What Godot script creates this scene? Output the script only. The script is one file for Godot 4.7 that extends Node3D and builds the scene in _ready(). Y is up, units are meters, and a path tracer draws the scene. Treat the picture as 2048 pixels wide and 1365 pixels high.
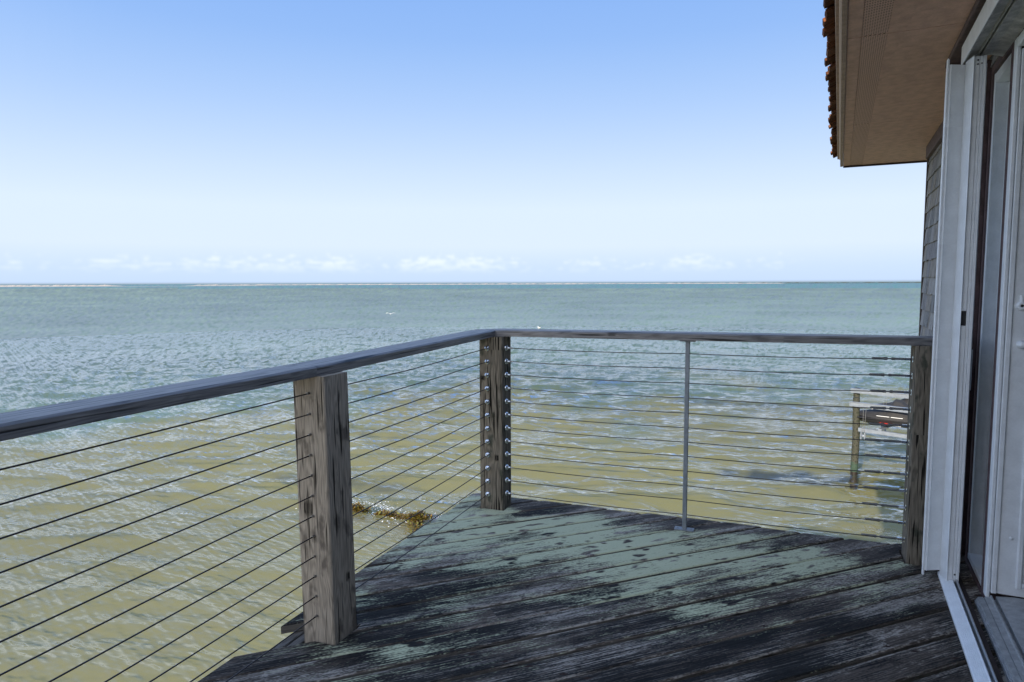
extends Node3D
# A weathered corner deck with cable railings over a muddy sound, beside a shingled house.
# Deck frame: y up, deck surface at y = 0, left railing runs along -z, far railing along +x.
# House frame (node "house"): x = outwards from the shutter track into the house, z = -distance along the wall.

const WATER_Y := -6.2
const BETA := 43.5            # angle of the deck boards
const PITCH := 0.148          # board spacing
const LINE0 := -3.764         # first measured board joint
const HOUSE_TURN := -3.97
const HOUSE_AT := Vector3(0.633, 0, -2.598)

var M := {}
var SUN_AT := Vector3(-sin(deg_to_rad(8.0)) * cos(deg_to_rad(21.6)), sin(deg_to_rad(21.6)), cos(deg_to_rad(8.0)) * cos(deg_to_rad(21.6)))
var rng := RandomNumberGenerator.new()

# ------------------------------------------------------------------ small helpers
func lin(r: float, g: float, b: float) -> Color:
	return Color(r, g, b).linear_to_srgb()

func new_st() -> SurfaceTool:
	var st := SurfaceTool.new()
	st.begin(Mesh.PRIMITIVE_TRIANGLES)
	return st

func tri(st: SurfaceTool, a: Vector3, b: Vector3, c: Vector3, ua: Vector2, ub: Vector2, uc: Vector2, out: Vector3) -> void:
	var n := (c - a).cross(b - a)
	if n.length_squared() < 1e-16:
		return
	if n.dot(out) < 0.0:
		var t := b; b = c; c = t
		var tu := ub; ub = uc; uc = tu
		n = -n
	n = n.normalized()
	st.set_normal(n); st.set_uv(ua); st.add_vertex(a)
	st.set_normal(n); st.set_uv(ub); st.add_vertex(b)
	st.set_normal(n); st.set_uv(uc); st.add_vertex(c)

func quad(st: SurfaceTool, a: Vector3, b: Vector3, c: Vector3, d: Vector3, out: Vector3, ua := Vector2.ZERO, ub := Vector2.RIGHT, uc := Vector2.ONE, ud := Vector2.DOWN) -> void:
	tri(st, a, b, c, ua, ub, uc, out)
	tri(st, a, c, d, ua, uc, ud, out)

# A profile (x, y) swept along z from t0 to t1 under a transform; u runs round the profile and v along it, in metres * uvs.
func sweep(st: SurfaceTool, poly: PackedVector2Array, t0: float, t1: float, xf := Transform3D.IDENTITY, uvs := Vector2.ONE, uvo := Vector2.ZERO) -> void:
	var ccw := not Geometry2D.is_polygon_clockwise(poly)
	var n := poly.size()
	var per := 0.0
	for i in n:
		var p: Vector2 = poly[i]
		var q: Vector2 = poly[(i + 1) % n]
		var e := q - p
		var o2 := Vector2(e.y, -e.x) if ccw else Vector2(-e.y, e.x)
		var out := xf.basis * Vector3(o2.x, o2.y, 0)
		var l := e.length()
		quad(st, xf * Vector3(p.x, p.y, t0), xf * Vector3(q.x, q.y, t0), xf * Vector3(q.x, q.y, t1), xf * Vector3(p.x, p.y, t1), out,
			Vector2(per, t0) * uvs + uvo, Vector2(per + l, t0) * uvs + uvo, Vector2(per + l, t1) * uvs + uvo, Vector2(per, t1) * uvs + uvo)
		per += l
	var ix := Geometry2D.triangulate_polygon(poly)
	for k in range(0, ix.size(), 3):
		for side in 2:
			var t := t0 if side == 0 else t1
			var out := xf.basis * Vector3(0, 0, -1.0 if (side == 0) == (t1 > t0) else 1.0)
			var a: Vector2 = poly[ix[k]]
			var b: Vector2 = poly[ix[k + 1]]
			var c: Vector2 = poly[ix[k + 2]]
			tri(st, xf * Vector3(a.x, a.y, t), xf * Vector3(b.x, b.y, t), xf * Vector3(c.x, c.y, t), a * uvs + uvo, b * uvs + uvo, c * uvs + uvo, out)

func cham(w: float, h: float, b: float) -> PackedVector2Array:
	var x := w / 2.0
	var y := h / 2.0
	return PackedVector2Array([Vector2(-x + b, -y), Vector2(x - b, -y), Vector2(x, -y + b), Vector2(x, y - b), Vector2(x - b, y), Vector2(-x + b, y), Vector2(-x, y - b), Vector2(-x, -y + b)])

func rect(x0: float, y0: float, x1: float, y1: float) -> PackedVector2Array:
	return PackedVector2Array([Vector2(x0, y0), Vector2(x1, y0), Vector2(x1, y1), Vector2(x0, y1)])

# Box between two corners with chamfered long edges; the grain runs along its longest side.
func bar(st: SurfaceTool, lo: Vector3, hi: Vector3, b := 0.002, uvs := Vector2.ONE, uvo := Vector2.ZERO) -> void:
	var s := hi - lo
	var c := (lo + hi) / 2.0
	var xf := Transform3D(Basis.IDENTITY, c)
	var prof: PackedVector2Array
	var l: float
	if s.z >= s.x and s.z >= s.y:
		prof = cham(s.x, s.y, b); l = s.z
	elif s.y >= s.x:
		xf.basis = Basis(Vector3(1, 0, 0), Vector3(0, 0, -1), Vector3(0, 1, 0)); prof = cham(s.x, s.z, b); l = s.y
	else:
		xf.basis = Basis(Vector3(0, 0, -1), Vector3(0, 1, 0), Vector3(1, 0, 0)); prof = cham(s.z, s.y, b); l = s.x
	sweep(st, prof, -l / 2.0, l / 2.0, xf, uvs, uvo)

# A tube through points with a radius at each.
func tube(st: SurfaceTool, pts: Array, rad: Array, sides := 8, caps := true) -> void:
	var rings := []
	var up := Vector3.UP
	for i in pts.size():
		var d: Vector3 = (pts[mini(i + 1, pts.size() - 1)] - pts[maxi(i - 1, 0)]).normalized()
		var s := d.cross(up)
		if s.length() < 0.05:
			s = d.cross(Vector3.RIGHT)
		s = s.normalized()
		var w := s.cross(d).normalized()
		var ring := []
		for k in sides:
			var a := TAU * k / sides
			ring.append([s * cos(a) + w * sin(a), pts[i]])
		rings.append(ring)
	for i in pts.size() - 1:
		for k in sides:
			var k2 := (k + 1) % sides
			var c := []
			for q in [[i, k], [i, k2], [i + 1, k2], [i + 1, k]]:
				var e = rings[q[0]][q[1]]
				c.append([e[0], e[1] + e[0] * rad[q[0]], Vector2(float(q[1]) / sides, float(q[0]))])
			for t in [[0, 1, 2], [0, 2, 3]]:
				var a: Vector3 = c[t[0]][1]
				var b: Vector3 = c[t[1]][1]
				var d: Vector3 = c[t[2]][1]
				var n := (d - a).cross(b - a)
				var ord = t if n.dot(c[t[0]][0] + c[t[1]][0] + c[t[2]][0]) > 0.0 else [t[0], t[2], t[1]]
				for q in ord:
					st.set_normal(c[q][0]); st.set_uv(c[q][2]); st.add_vertex(c[q][1])
	if caps:
		for end in [0, pts.size() - 1]:
			var d: Vector3 = (pts[1] - pts[0]) if end > 0 else (pts[0] - pts[1])
			if end > 0:
				d = pts[end] - pts[end - 1]
			for k in sides:
				var e0 = rings[end][k]
				var e1 = rings[end][(k + 1) % sides]
				tri(st, pts[end], e0[1] + e0[0] * rad[end], e1[1] + e1[0] * rad[end], Vector2.ZERO, Vector2.RIGHT, Vector2.ONE, d)

# Solid of revolution about axis ax at p: profile of (radius, height along ax), smooth.
func lathe(st: SurfaceTool, p: Vector3, ax: Vector3, prof: Array, sides := 14) -> void:
	var s := ax.cross(Vector3.UP)
	if s.length() < 0.1:
		s = ax.cross(Vector3.RIGHT)
	s = s.normalized()
	var w := ax.cross(s).normalized()
	for i in prof.size() - 1:
		var r0: Vector2 = prof[i]
		var r1: Vector2 = prof[i + 1]
		for k in sides:
			var c := []
			for q in [[r0, k, i], [r0, k + 1, i], [r1, k + 1, i + 1], [r1, k, i + 1]]:
				var a: float = TAU * q[1] / sides
				var rd := s * cos(a) + w * sin(a)
				var i0: int = maxi(q[2] - 1, 0)
				var i1: int = mini(q[2] + 1, prof.size() - 1)
				var t: Vector2 = prof[i1] - prof[i0]
				var nn := (rd * t.y - ax * t.x).normalized()
				c.append([p + rd * q[0].x + ax * q[0].y, nn])
			for t in [[0, 1, 2], [0, 2, 3]]:
				var n: Vector3 = (c[t[2]][0] - c[t[0]][0]).cross(c[t[1]][0] - c[t[0]][0])
				if n.length_squared() < 1e-18:
					continue
				var sm: Vector3 = c[t[0]][1] + c[t[1]][1] + c[t[2]][1]
				var ord = t if n.dot(sm) > 0.0 else [t[0], t[2], t[1]]
				for q in ord:
					st.set_normal(c[q][1]); st.set_uv(Vector2.ZERO); st.add_vertex(c[q][0])

func put(called: String, st: SurfaceTool, m: Material, parent: Node = self) -> MeshInstance3D:
	return put_mesh(called, st.commit(), m, parent)

func put_mesh(called: String, mesh: Mesh, m: Material, parent: Node = self) -> MeshInstance3D:
	var o := MeshInstance3D.new()
	o.name = called
	o.mesh = mesh
	o.material_override = m
	parent.add_child(o, true)
	return o

func thing(called: String, label: String, category: String, group := "", at := Vector3.ZERO, turn := 0.0) -> Node3D:
	var o := Node3D.new()
	o.name = called
	add_child(o, true)
	o.position = at
	o.rotation_degrees.y = turn
	tag(o, label, category, group)
	return o

func tag(o: Node, label: String, category: String, group := "") -> void:
	o.set_meta("label", label)
	o.set_meta("category", category)
	if group:
		o.set_meta("group", group)

# ------------------------------------------------------------------ computed textures
func noise_bytes(w: int, h: int, sd: int, freq: float, oct := 4, kind := FastNoiseLite.TYPE_SIMPLEX_SMOOTH, to := Vector2i.ZERO) -> PackedByteArray:
	var n := FastNoiseLite.new()
	n.seed = sd
	n.noise_type = kind
	n.frequency = freq
	n.fractal_octaves = oct
	var im := n.get_image(w, h, false, false, true)
	if to != Vector2i.ZERO:
		im.resize(to.x, to.y, Image.INTERPOLATE_CUBIC)
	im.convert(Image.FORMAT_L8)
	return im.get_data()

func b255(x: float) -> int:
	return int(clampf(x, 0.0, 1.0) * 255.0)

func enc(x: float) -> int:      # linear value to an sRGB byte
	x = clampf(x, 0.0, 1.0)
	return int((x * 12.92 if x < 0.0031308 else 1.055 * pow(x, 0.41667) - 0.055) * 255.0)

var LUT := PackedByteArray()
func enc_fast(x: float) -> int:
	return LUT[int(clampf(x, 0.0, 1.0) * 4095.0)]

func tex(data: PackedByteArray, w: int, h: int, f := Image.FORMAT_RGB8) -> ImageTexture:
	return ImageTexture.create_from_image(Image.create_from_data(w, h, false, f, data))

# Wood with the grain along v: streaks, checks, knots and grey weathering. Returns [colour, relief].
func wood(sd: int, dark: Vector3, light: Vector3, check: float, knots: Array, stain: Vector3, stain_share: float) -> Array:
	var w := 320
	var h := 1024
	var fine := noise_bytes(w, 64, sd, 0.16, 3, FastNoiseLite.TYPE_SIMPLEX_SMOOTH, Vector2i(w, h))
	var ring := noise_bytes(w, 128, sd + 1, 0.012, 3, FastNoiseLite.TYPE_SIMPLEX_SMOOTH, Vector2i(w, h))
	var crack := noise_bytes(w, 40, sd + 2, 0.06, 2, FastNoiseLite.TYPE_SIMPLEX_SMOOTH, Vector2i(w, h))
	var blot := noise_bytes(w, h / 2, sd + 3, 0.012, 5, FastNoiseLite.TYPE_SIMPLEX_SMOOTH, Vector2i(w, h))
	var rgb := PackedByteArray(); rgb.resize(w * h * 3)
	var hm := PackedByteArray(); hm.resize(w * h)
	for y in h:
		for x in w:
			var i := y * w + x
			var f := fine[i] / 255.0
			var r := ring[i] / 255.0
			var warp := 0.0
			var kn := 0.0
			for k in knots:
				var dx: float = (x - k[0]) / k[2]
				var dy: float = (y - k[1]) / (k[2] * 1.7)
				var d2 := dx * dx + dy * dy
				if d2 < 9.0:
					warp += exp(-d2 * 0.6) * 0.9
					kn = maxf(kn, clampf(1.25 - d2 * 1.2, 0.0, 1.0))
			var rr := sin((r * 5.0 + warp) * TAU) * 0.5 + 0.5
			var t := clampf(0.25 + 0.45 * f + 0.3 * (rr - 0.3), 0.0, 1.0)
			var cr := clampf((check - crack[i] / 255.0) * 9.0, 0.0, 1.0)
			var bl := clampf((blot[i] / 255.0 - (1.0 - stain_share)) * 5.0 + (f - 0.5) * 0.8, 0.0, 1.0)
			var c := dark.lerp(light, t).lerp(stain, bl * 0.85).lerp(dark * 0.22, maxf(cr, kn * (0.6 + 0.4 * rr)))
			rgb[i * 3] = enc_fast(c.x); rgb[i * 3 + 1] = enc_fast(c.y); rgb[i * 3 + 2] = enc_fast(c.z)
			hm[i] = b255(0.35 + 0.35 * f + 0.2 * rr - 0.6 * cr - 0.25 * kn)
	return [tex(rgb, w, h), tex(hm, w, h, Image.FORMAT_L8)]

func wood_mat(t: Array, rough: float, relief: float, tint := Color.WHITE) -> StandardMaterial3D:
	var m := StandardMaterial3D.new()
	m.albedo_texture = t[0]
	m.albedo_color = tint
	m.roughness = rough
	m.heightmap_enabled = true
	m.heightmap_texture = t[1]
	m.heightmap_scale = relief
	m.vertex_color_use_as_albedo = true
	m.metallic_specular = 0.22
	return m

func flat_mat(c: Color, rough: float, metal := 0.0) -> StandardMaterial3D:
	var m := StandardMaterial3D.new()
	m.albedo_color = c
	m.roughness = rough
	m.metallic = metal
	return m

# Fine grime over an even colour, by world position.
func grimy(c: Color, rough: float, sd: int, amount: float, scale: float, metal := 0.0) -> StandardMaterial3D:
	var m := flat_mat(c, rough, metal)
	var a := noise_bytes(256, 256, sd, 0.02, 5)
	var b := noise_bytes(256, 256, sd + 9, 0.15, 3)
	var d := PackedByteArray(); d.resize(256 * 256 * 3)
	for i in 256 * 256:
		var k := 1.0 - amount * (0.65 * a[i] / 255.0 + 0.35 * b[i] / 255.0)
		d[i * 3] = b255(k); d[i * 3 + 1] = b255(k * 0.995); d[i * 3 + 2] = b255(k * 0.985)
	m.albedo_texture = tex(d, 256, 256)
	m.uv1_triplanar = true
	m.uv1_world_triplanar = true
	m.uv1_scale = Vector3.ONE * scale
	return m

# The deck surface in the boards' own axes: u along 5.6 m of board, v across 3.3 m of boards.
const DU0 := -2.1
const DUL := 5.7
const DV0 := -4.15
const DVL := 3.3
func deck_textures() -> Array:
	var w := 1536
	var h := 1536
	var to := Vector2i(w, h)
	var grain := noise_bytes(64, h, 11, 0.28, 3, FastNoiseLite.TYPE_SIMPLEX_SMOOTH, to)
	var fine := noise_bytes(260, h, 12, 0.42, 2, FastNoiseLite.TYPE_SIMPLEX_SMOOTH, to)
	var mold := noise_bytes(300, 560, 13, 0.018, 5, FastNoiseLite.TYPE_SIMPLEX_SMOOTH, to)
	var mint := noise_bytes(420, 620, 14, 0.020, 5, FastNoiseLite.TYPE_SIMPLEX_SMOOTH, to)
	var spot := noise_bytes(768, 1200, 15, 0.035, 3, FastNoiseLite.TYPE_SIMPLEX_SMOOTH, to)
	var speck := noise_bytes(w, h, 16, 0.22, 2)
	var worn := noise_bytes(160, 900, 17, 0.03, 4, FastNoiseLite.TYPE_SIMPLEX_SMOOTH, to)
	var ring := noise_bytes(48, h, 18, 0.022, 2, FastNoiseLite.TYPE_SIMPLEX_SMOOTH, to)
	var rgb := PackedByteArray(); rgb.resize(w * h * 3)
	var hm := PackedByteArray(); hm.resize(w * h)
	var cb := cos(deg_to_rad(BETA))
	var sb := sin(deg_to_rad(BETA))
	for y in h:
		var v := DV0 + DVL * (y + 0.5) / h
		var fr := fposmod((v - LINE0) / PITCH, 1.0)
		var edge := minf(fr, 1.0 - fr) * PITCH        # distance to the joint
		var ed := clampf((0.020 - edge) / 0.016, 0.0, 1.0)
		var bi := int(floor((v - LINE0) / PITCH)) + 40
		var shift := (bi * 7919) % w                    # every board wears in its own way
		var tone := 0.78 + 0.44 * float((bi * 2654435) % 97) / 97.0
		var near_screw := minf(absf(fr - 0.2), absf(fr - 0.8)) * PITCH < 0.0065
		for x in w:
			var i := y * w + x
			var u := DU0 + DUL * (x + 0.5) / w
			var px := u * cb + v * sb
			var pz := -u * sb + v * cb
			var g := grain[i] / 255.0
			var f := fine[i] / 255.0
			var sp := speck[i] / 255.0
			var j := y * w + (x + shift) % w
			var md := mold[i] / 255.0 * 0.25 + mold[j] / 255.0 * 0.75
			var mi := mint[i] / 255.0 * 0.25 + mint[j] / 255.0 * 0.75
			# the pale lichen grows in the corner between the two railings and out along the far one
			var zone := clampf(1.28 - maxf(0.0, pz + 3.45) * 1.05 - maxf(0.0, px + 0.35) * 0.85, 0.0, 1.0)
			zone = maxf(zone, clampf(0.72 - absf(px + 1.75) * 0.55, 0.0, 0.40))
			var near_far_edge := clampf((-3.60 - pz + (md - 0.5) * 0.5) * 4.0, 0.0, 1.0)
			var mn := clampf((mi * 0.95 + zone * 0.78 + ed * 0.02 - near_far_edge * 0.6 - 0.92 + (g - 0.5) * 0.75 + (f - 0.5) * 0.35 + (sp - 0.5) * 0.3) * 4.5, 0.0, 1.0)
			mn *= clampf((spot[i] / 255.0 - 0.20) * 9.0, 0.0, 1.0)
			# black mildew on the middle of the deck
			var mz := clampf(1.0 - absf(pz + 2.1) * 0.50, 0.15, 1.0) * clampf(1.3 - maxf(0.0, px - 0.1) * 1.3, 0.3, 1.0)
			var mo := clampf((md * 1.15 + mz * 0.42 - 0.76 - ed * 0.25 + (g - 0.5) * 0.85 + (f - 0.5) * 0.4 + (sp - 0.5) * 0.3) * 5.0, 0.0, 1.0)
			var wo := clampf((worn[j] / 255.0 - 0.47 + (f - 0.5) * 0.9 + (sp - 0.5) * 0.5) * 3.2, 0.0, 1.0)
			var rr := sin(ring[i] / 255.0 * 42.0) * 0.5 + 0.5
			var t := clampf(0.5 * g + 0.3 * f + 0.2 * rr, 0.0, 1.0)
			var r0 := lerpf(0.022, 0.30, t * t)
			var g0 := lerpf(0.018, 0.240, t * t)
			var b0 := lerpf(0.015, 0.190, t * t)
			r0 *= tone; g0 *= tone; b0 *= tone
			var wv := wo * 0.6
			r0 = lerpf(r0, 0.52, wv); g0 = lerpf(g0, 0.475, wv); b0 = lerpf(b0, 0.41, wv)
			r0 = lerpf(r0, 0.009, mo * 0.95); g0 = lerpf(g0, 0.009, mo * 0.95); b0 = lerpf(b0, 0.009, mo * 0.95)
			var mm := mn * (0.80 + 0.2 * sp)
			r0 = lerpf(r0, 0.50, mm); g0 = lerpf(g0, 0.525, mm); b0 = lerpf(b0, 0.345, mm)
			if near_screw and absf(fposmod(pz + 3.35 + 0.3, 0.6) - 0.3) < 0.0075:
				r0 = 0.035; g0 = 0.02; b0 = 0.014
			rgb[i * 3] = enc_fast(r0); rgb[i * 3 + 1] = enc_fast(g0); rgb[i * 3 + 2] = enc_fast(b0)
			hm[i] = b255(0.30 + 0.40 * g * (1.0 - 0.5 * mn) + 0.25 * rr - 0.15 * mo + 0.1 * sp)
	return [tex(rgb, w, h), tex(hm, w, h, Image.FORMAT_L8)]

func sky_image() -> Image:
	var w := 2048
	var h := 1024
	var im := Image.create(w, h, false, Image.FORMAT_RGBF)
	# colour by elevation in degrees (sRGB as seen)
	var stops := [[0.0, Color8(166, 184, 210)], [1.2, Color8(171, 188, 211)], [3.0, Color8(183, 196, 215)], [6.0, Color8(182, 196, 216)], [9.0, Color8(169, 187, 214)], [14.0, Color8(144, 170, 207)], [19.0, Color8(122, 155, 203)], [24.0, Color8(110, 146, 200)], [40.0, Color8(107, 145, 202)], [90.0, Color8(105, 145, 203)]]
	var lump := FastNoiseLite.new(); lump.seed = 5; lump.frequency = 0.95; lump.fractal_octaves = 5
	var bank := FastNoiseLite.new(); bank.seed = 8; bank.frequency = 0.10; bank.fractal_octaves = 2
	for y in h:
		var el := 90.0 - 180.0 * (y + 0.5) / h
		var c := Color(0.3, 0.36, 0.3)
		if el > 0.0:
			for k in stops.size() - 1:
				if el >= stops[k][0] and el <= stops[k + 1][0]:
					c = stops[k][1].lerp(stops[k + 1][1], (el - stops[k][0]) / (stops[k + 1][0] - stops[k][0]))
		var cl := c.srgb_to_linear()
		im.fill_rect(Rect2i(0, y, w, 1), cl)
		if el <= 0.0:
			continue
		# brighter air round the sun
		var er := deg_to_rad(el)
		for bx in range(0, w, 8):
			var az := deg_to_rad(360.0 * (bx + 4) / w)
			var dir := Vector3(sin(az) * cos(er), sin(er), -cos(az) * cos(er))
			var ga := rad_to_deg(dir.angle_to(SUN_AT))
			if ga < 110.0:
				var gl := 2.0 * exp(-ga / 11.0) + 0.95 * (exp(-ga / 38.0) - exp(-110.0 / 38.0))
				im.fill_rect(Rect2i(bx, y, 8, 1), cl + Color(1.0, 0.95, 0.86) * gl)
		if el >= 5.0:
			continue
		for x in w:
			var cc := im.get_pixel(x, y)
			if true:
				var a := 360.0 * x / w
				var b := bank.get_noise_2d(a, 0.0)
				var top := 1.95 + 0.6 * b + 0.95 * lump.get_noise_2d(a, el * 2.5)
				var body := clampf((top - el) * 2.6, 0.0, 1.0) * clampf((el - 0.75) * 1.1, 0.0, 1.0)
				body *= 0.10 + 0.90 * smoothstep(0.0, 0.8, cos(deg_to_rad(a - 318.0) * 1.6))
				body *= clampf(0.45 + 1.9 * lump.get_noise_2d(a * 0.7 + 50.0, el * 3.0) + 1.3 * b, 0.0, 1.0)
				cc = cc.lerp(Color(0.72, 0.75, 0.78), body * 0.42)
			im.set_pixel(x, y, cc)
	return im

# ------------------------------------------------------------------ materials
func make_materials() -> void:
	LUT.resize(4096)
	for i in 4096:
		LUT[i] = enc(i / 4095.0)
	var dt := deck_textures()
	M.deck = wood_mat(dt, 0.7, 0.22)
	M.post_tan = wood_mat(wood(101, Vector3(0.135, 0.112, 0.086), Vector3(0.45, 0.385, 0.305), 0.28, [[48, 520, 20], [230, 240, 12], [280, 830, 14]], Vector3(0.12, 0.10, 0.08), 0.36), 0.85, 0.2)
	M.post_grey = wood_mat(wood(131, Vector3(0.062, 0.053, 0.042), Vector3(0.26, 0.225, 0.175), 0.31, [[140, 400, 13], [60, 860, 10]], Vector3(0.055, 0.06, 0.045), 0.35), 0.85, 0.14)
	M.rail = wood_mat(wood(161, Vector3(0.058, 0.056, 0.056), Vector3(0.25, 0.24, 0.235), 0.29, [[190, 500, 10]], Vector3(0.06, 0.058, 0.06), 0.35), 0.42, 0.12)
	M.rail.metallic_specular = 0.5
	M.shingle = wood_mat(wood(191, Vector3(0.15, 0.15, 0.155), Vector3(0.44, 0.43, 0.42), 0.24, [], Vector3(0.16, 0.15, 0.14), 0.4), 0.9, 0.12)
	M.shake = wood_mat(wood(221, Vector3(0.075, 0.038, 0.023), Vector3(0.25, 0.12, 0.07), 0.25, [], Vector3(0.14, 0.085, 0.05), 0.35), 0.9, 0.15)
	M.joist = wood_mat(wood(251, Vector3(0.06, 0.055, 0.05), Vector3(0.20, 0.185, 0.165), 0.24, [], Vector3(0.07, 0.065, 0.055), 0.35), 0.9, 0.1)
	M.piling = wood_mat(wood(281, Vector3(0.018, 0.018, 0.015), Vector3(0.092, 0.092, 0.074), 0.34, [], Vector3(0.035, 0.045, 0.03), 0.45), 0.9, 0.2)
	M.cable = flat_mat(lin(0.06, 0.052, 0.052), 0.5, 0.6)
	M.chrome = flat_mat(lin(0.72, 0.72, 0.72), 0.12, 1.0)
	M.steel = flat_mat(lin(0.30, 0.30, 0.30), 0.35, 0.9)
	M.paint_post = grimy(lin(0.26, 0.295, 0.33), 0.5, 31, 0.25, 4.0)
	M.white = grimy(lin(0.84, 0.88, 0.92), 0.35, 41, 0.10, 2.0)
	M.white_dirty = grimy(lin(0.80, 0.80, 0.78), 0.45, 44, 0.5, 3.0)
	M.alu = grimy(lin(0.52, 0.54, 0.56), 0.38, 47, 0.35, 4.0, 0.35)
	M.maroon = grimy(lin(0.16, 0.10, 0.10), 0.7, 51, 0.45, 3.0)
	M.soffit = grimy(lin(0.72, 0.46, 0.37), 0.8, 57, 0.22, 2.2)
	M.fascia = grimy(lin(0.50, 0.34, 0.26), 0.65, 61, 0.30, 3.0)
	M.drip = flat_mat(lin(0.72, 0.60, 0.57), 0.4)
	M.trim_dark = grimy(lin(0.06, 0.038, 0.034), 0.8, 64, 0.4, 3.0)
	M.dark = flat_mat(lin(0.03, 0.03, 0.032), 0.6)
	M.roof = grimy(lin(0.13, 0.085, 0.055), 0.9, 67, 0.6, 1.5)
	M.room = flat_mat(lin(0.6, 0.58, 0.54), 0.9)
	var g := StandardMaterial3D.new()
	g.albedo_color = Color(0.75, 0.85, 0.88, 0.12)
	g.transparency = BaseMaterial3D.TRANSPARENCY_ALPHA
	g.roughness = 0.03
	M.glass = g
	# perforated soffit strip: fine punched holes
	var d := PackedByteArray(); d.resize(64 * 64 * 3)
	for y in 64:
		for x in 64:
			var q := Vector2(fmod(x + (16.0 if y / 16 % 2 == 1 else 0.0), 32.0) - 16.0, (y % 16) - 8.0)
			var k := 0.18 if q.length() < 6.2 else 1.0
			for ch in 3:
				d[(y * 64 + x) * 3 + ch] = b255(k)
	M.vent = flat_mat(lin(0.64, 0.41, 0.33), 0.8)
	M.vent.albedo_texture = tex(d, 64, 64)
	# water
	var wm := StandardMaterial3D.new()
	wm.vertex_color_use_as_albedo = true
	wm.roughness = 0.06
	wm.metallic_specular = 0.5
	# short wind ripples as a seamless normal map: sines with whole wave numbers, running with the waves
	rng.seed = 1212
	var n := 384
	var fx := PackedFloat32Array()
	var fz := PackedFloat32Array()
	var fp := PackedFloat32Array()
	var fa := PackedFloat32Array()
	for k in 26:
		var wn := 4.0 * pow(5.5, rng.randf())
		var dir := deg_to_rad(6.0 + rng.randfn(0.0, 30.0))
		fx.append(roundf(sin(dir) * wn * 0.8)); fz.append(roundf(cos(dir) * wn)); fp.append(rng.randf() * TAU)
		fa.append(0.055 * rng.randf_range(0.5, 1.0))
	var nd := PackedByteArray(); nd.resize(n * n * 3)
	for y in n:
		for x in n:
			var sx := 0.0
			var sz := 0.0
			for k in 26:
				var ph := TAU * (fx[k] * x + fz[k] * y) / n + fp[k]
				var c := fa[k] * cos(ph) * (1.0 + 0.5 * sin(ph))
				var l := sqrt(fx[k] * fx[k] + fz[k] * fz[k])
				sx += c * fx[k] / l
				sz += c * fz[k] / l
			var nv := Vector3(-sx, 1.0, -sz).normalized()
			var i := (y * n + x) * 3
			nd[i] = b255(nv.x * 0.5 + 0.5); nd[i + 1] = b255(nv.z * 0.5 + 0.5); nd[i + 2] = b255(nv.y * 0.5 + 0.5)
	wm.normal_enabled = true
	wm.normal_texture = tex(nd, n, n)
	wm.normal_scale = 1.0
	wm.uv1_triplanar = true
	wm.uv1_world_triplanar = true
	wm.uv1_scale = Vector3(0.31, 0.31, 0.37)
	M.water = wm
	M.turbid = flat_mat(Color.WHITE, 1.0)
	M.turbid.vertex_color_use_as_albedo = true
	M.turbid.metallic_specular = 0.0
	M.weed = flat_mat(Color.WHITE, 0.55)
	M.weed.vertex_color_use_as_albedo = true
	M.foam = flat_mat(lin(0.82, 0.84, 0.84), 0.8)
	M.sand = grimy(lin(0.62, 0.54, 0.46), 0.95, 71, 0.25, 0.01)
	M.scrub = grimy(lin(0.10, 0.12, 0.08), 0.95, 74, 0.5, 0.02)
	M.bird = flat_mat(lin(0.72, 0.72, 0.70), 0.8)
	M.bird_dark = flat_mat(lin(0.10, 0.10, 0.11), 0.8)
	M.lift = grimy(lin(0.27, 0.31, 0.37), 0.4, 81, 0.25, 1.5, 0.3)
	M.cover = grimy(lin(0.030, 0.030, 0.032), 0.75, 84, 0.4, 1.5)
	M.craft_white = flat_mat(lin(0.65, 0.66, 0.68), 0.25)
	M.craft_red = flat_mat(lin(0.45, 0.03, 0.025), 0.25)
	M.craft_black = flat_mat(lin(0.02, 0.02, 0.022), 0.35)
	M.algae = grimy(lin(0.05, 0.10, 0.065), 0.8, 87, 0.5, 3.0)
	M.wet = grimy(lin(0.03, 0.02, 0.014), 0.5, 89, 0.6, 5.0)

# ------------------------------------------------------------------ water
var WKX := PackedFloat32Array()
var WKZ := PackedFloat32Array()
var WPH := PackedFloat32Array()
var WAM := PackedFloat32Array()
var WLE := PackedFloat32Array()
func make_waves() -> void:
	rng.seed = 4242
	var l := 4.2
	while l > 0.26:
		var a := deg_to_rad(3.0 + rng.randfn(0.0, 26.0))      # travels towards the shore
		var k := TAU / l
		WKX.append(sin(a) * k); WKZ.append(cos(a) * k); WPH.append(rng.randf() * TAU); WAM.append(l * (0.046 if l < 3.0 and l > 0.9 else 0.025)); WLE.append(l)
		l *= 0.855

func calm(x: float, z: float) -> float:
	var shore := smoothstep(9.0, 24.0, -z + 0.35 * absf(x + 2.0) - 2.0)
	var dx := (x + 12.0) / 4.2
	var dz := (z + 15.4) / 2.6
	var lee := 1.0 - 0.72 * exp(-(dx * dx + dz * dz))
	var wx := (x + 11.6) / 3.4
	var wz := (z + 18.3) / 1.3
	return (0.42 + 0.58 * shore) * lee * (1.0 - 0.8 * exp(-(wx * wx + wz * wz)))

var warp := FastNoiseLite.new()
var gust := FastNoiseLite.new()
var cap := FastNoiseLite.new()
const SILTY := Color(0.222, 0.202, 0.078)
const GREENISH := Color(0.122, 0.168, 0.104)
const CHANNEL := Color(0.060, 0.160, 0.145)
const DARK_PATCH := Color(0.035, 0.045, 0.05)

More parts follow.
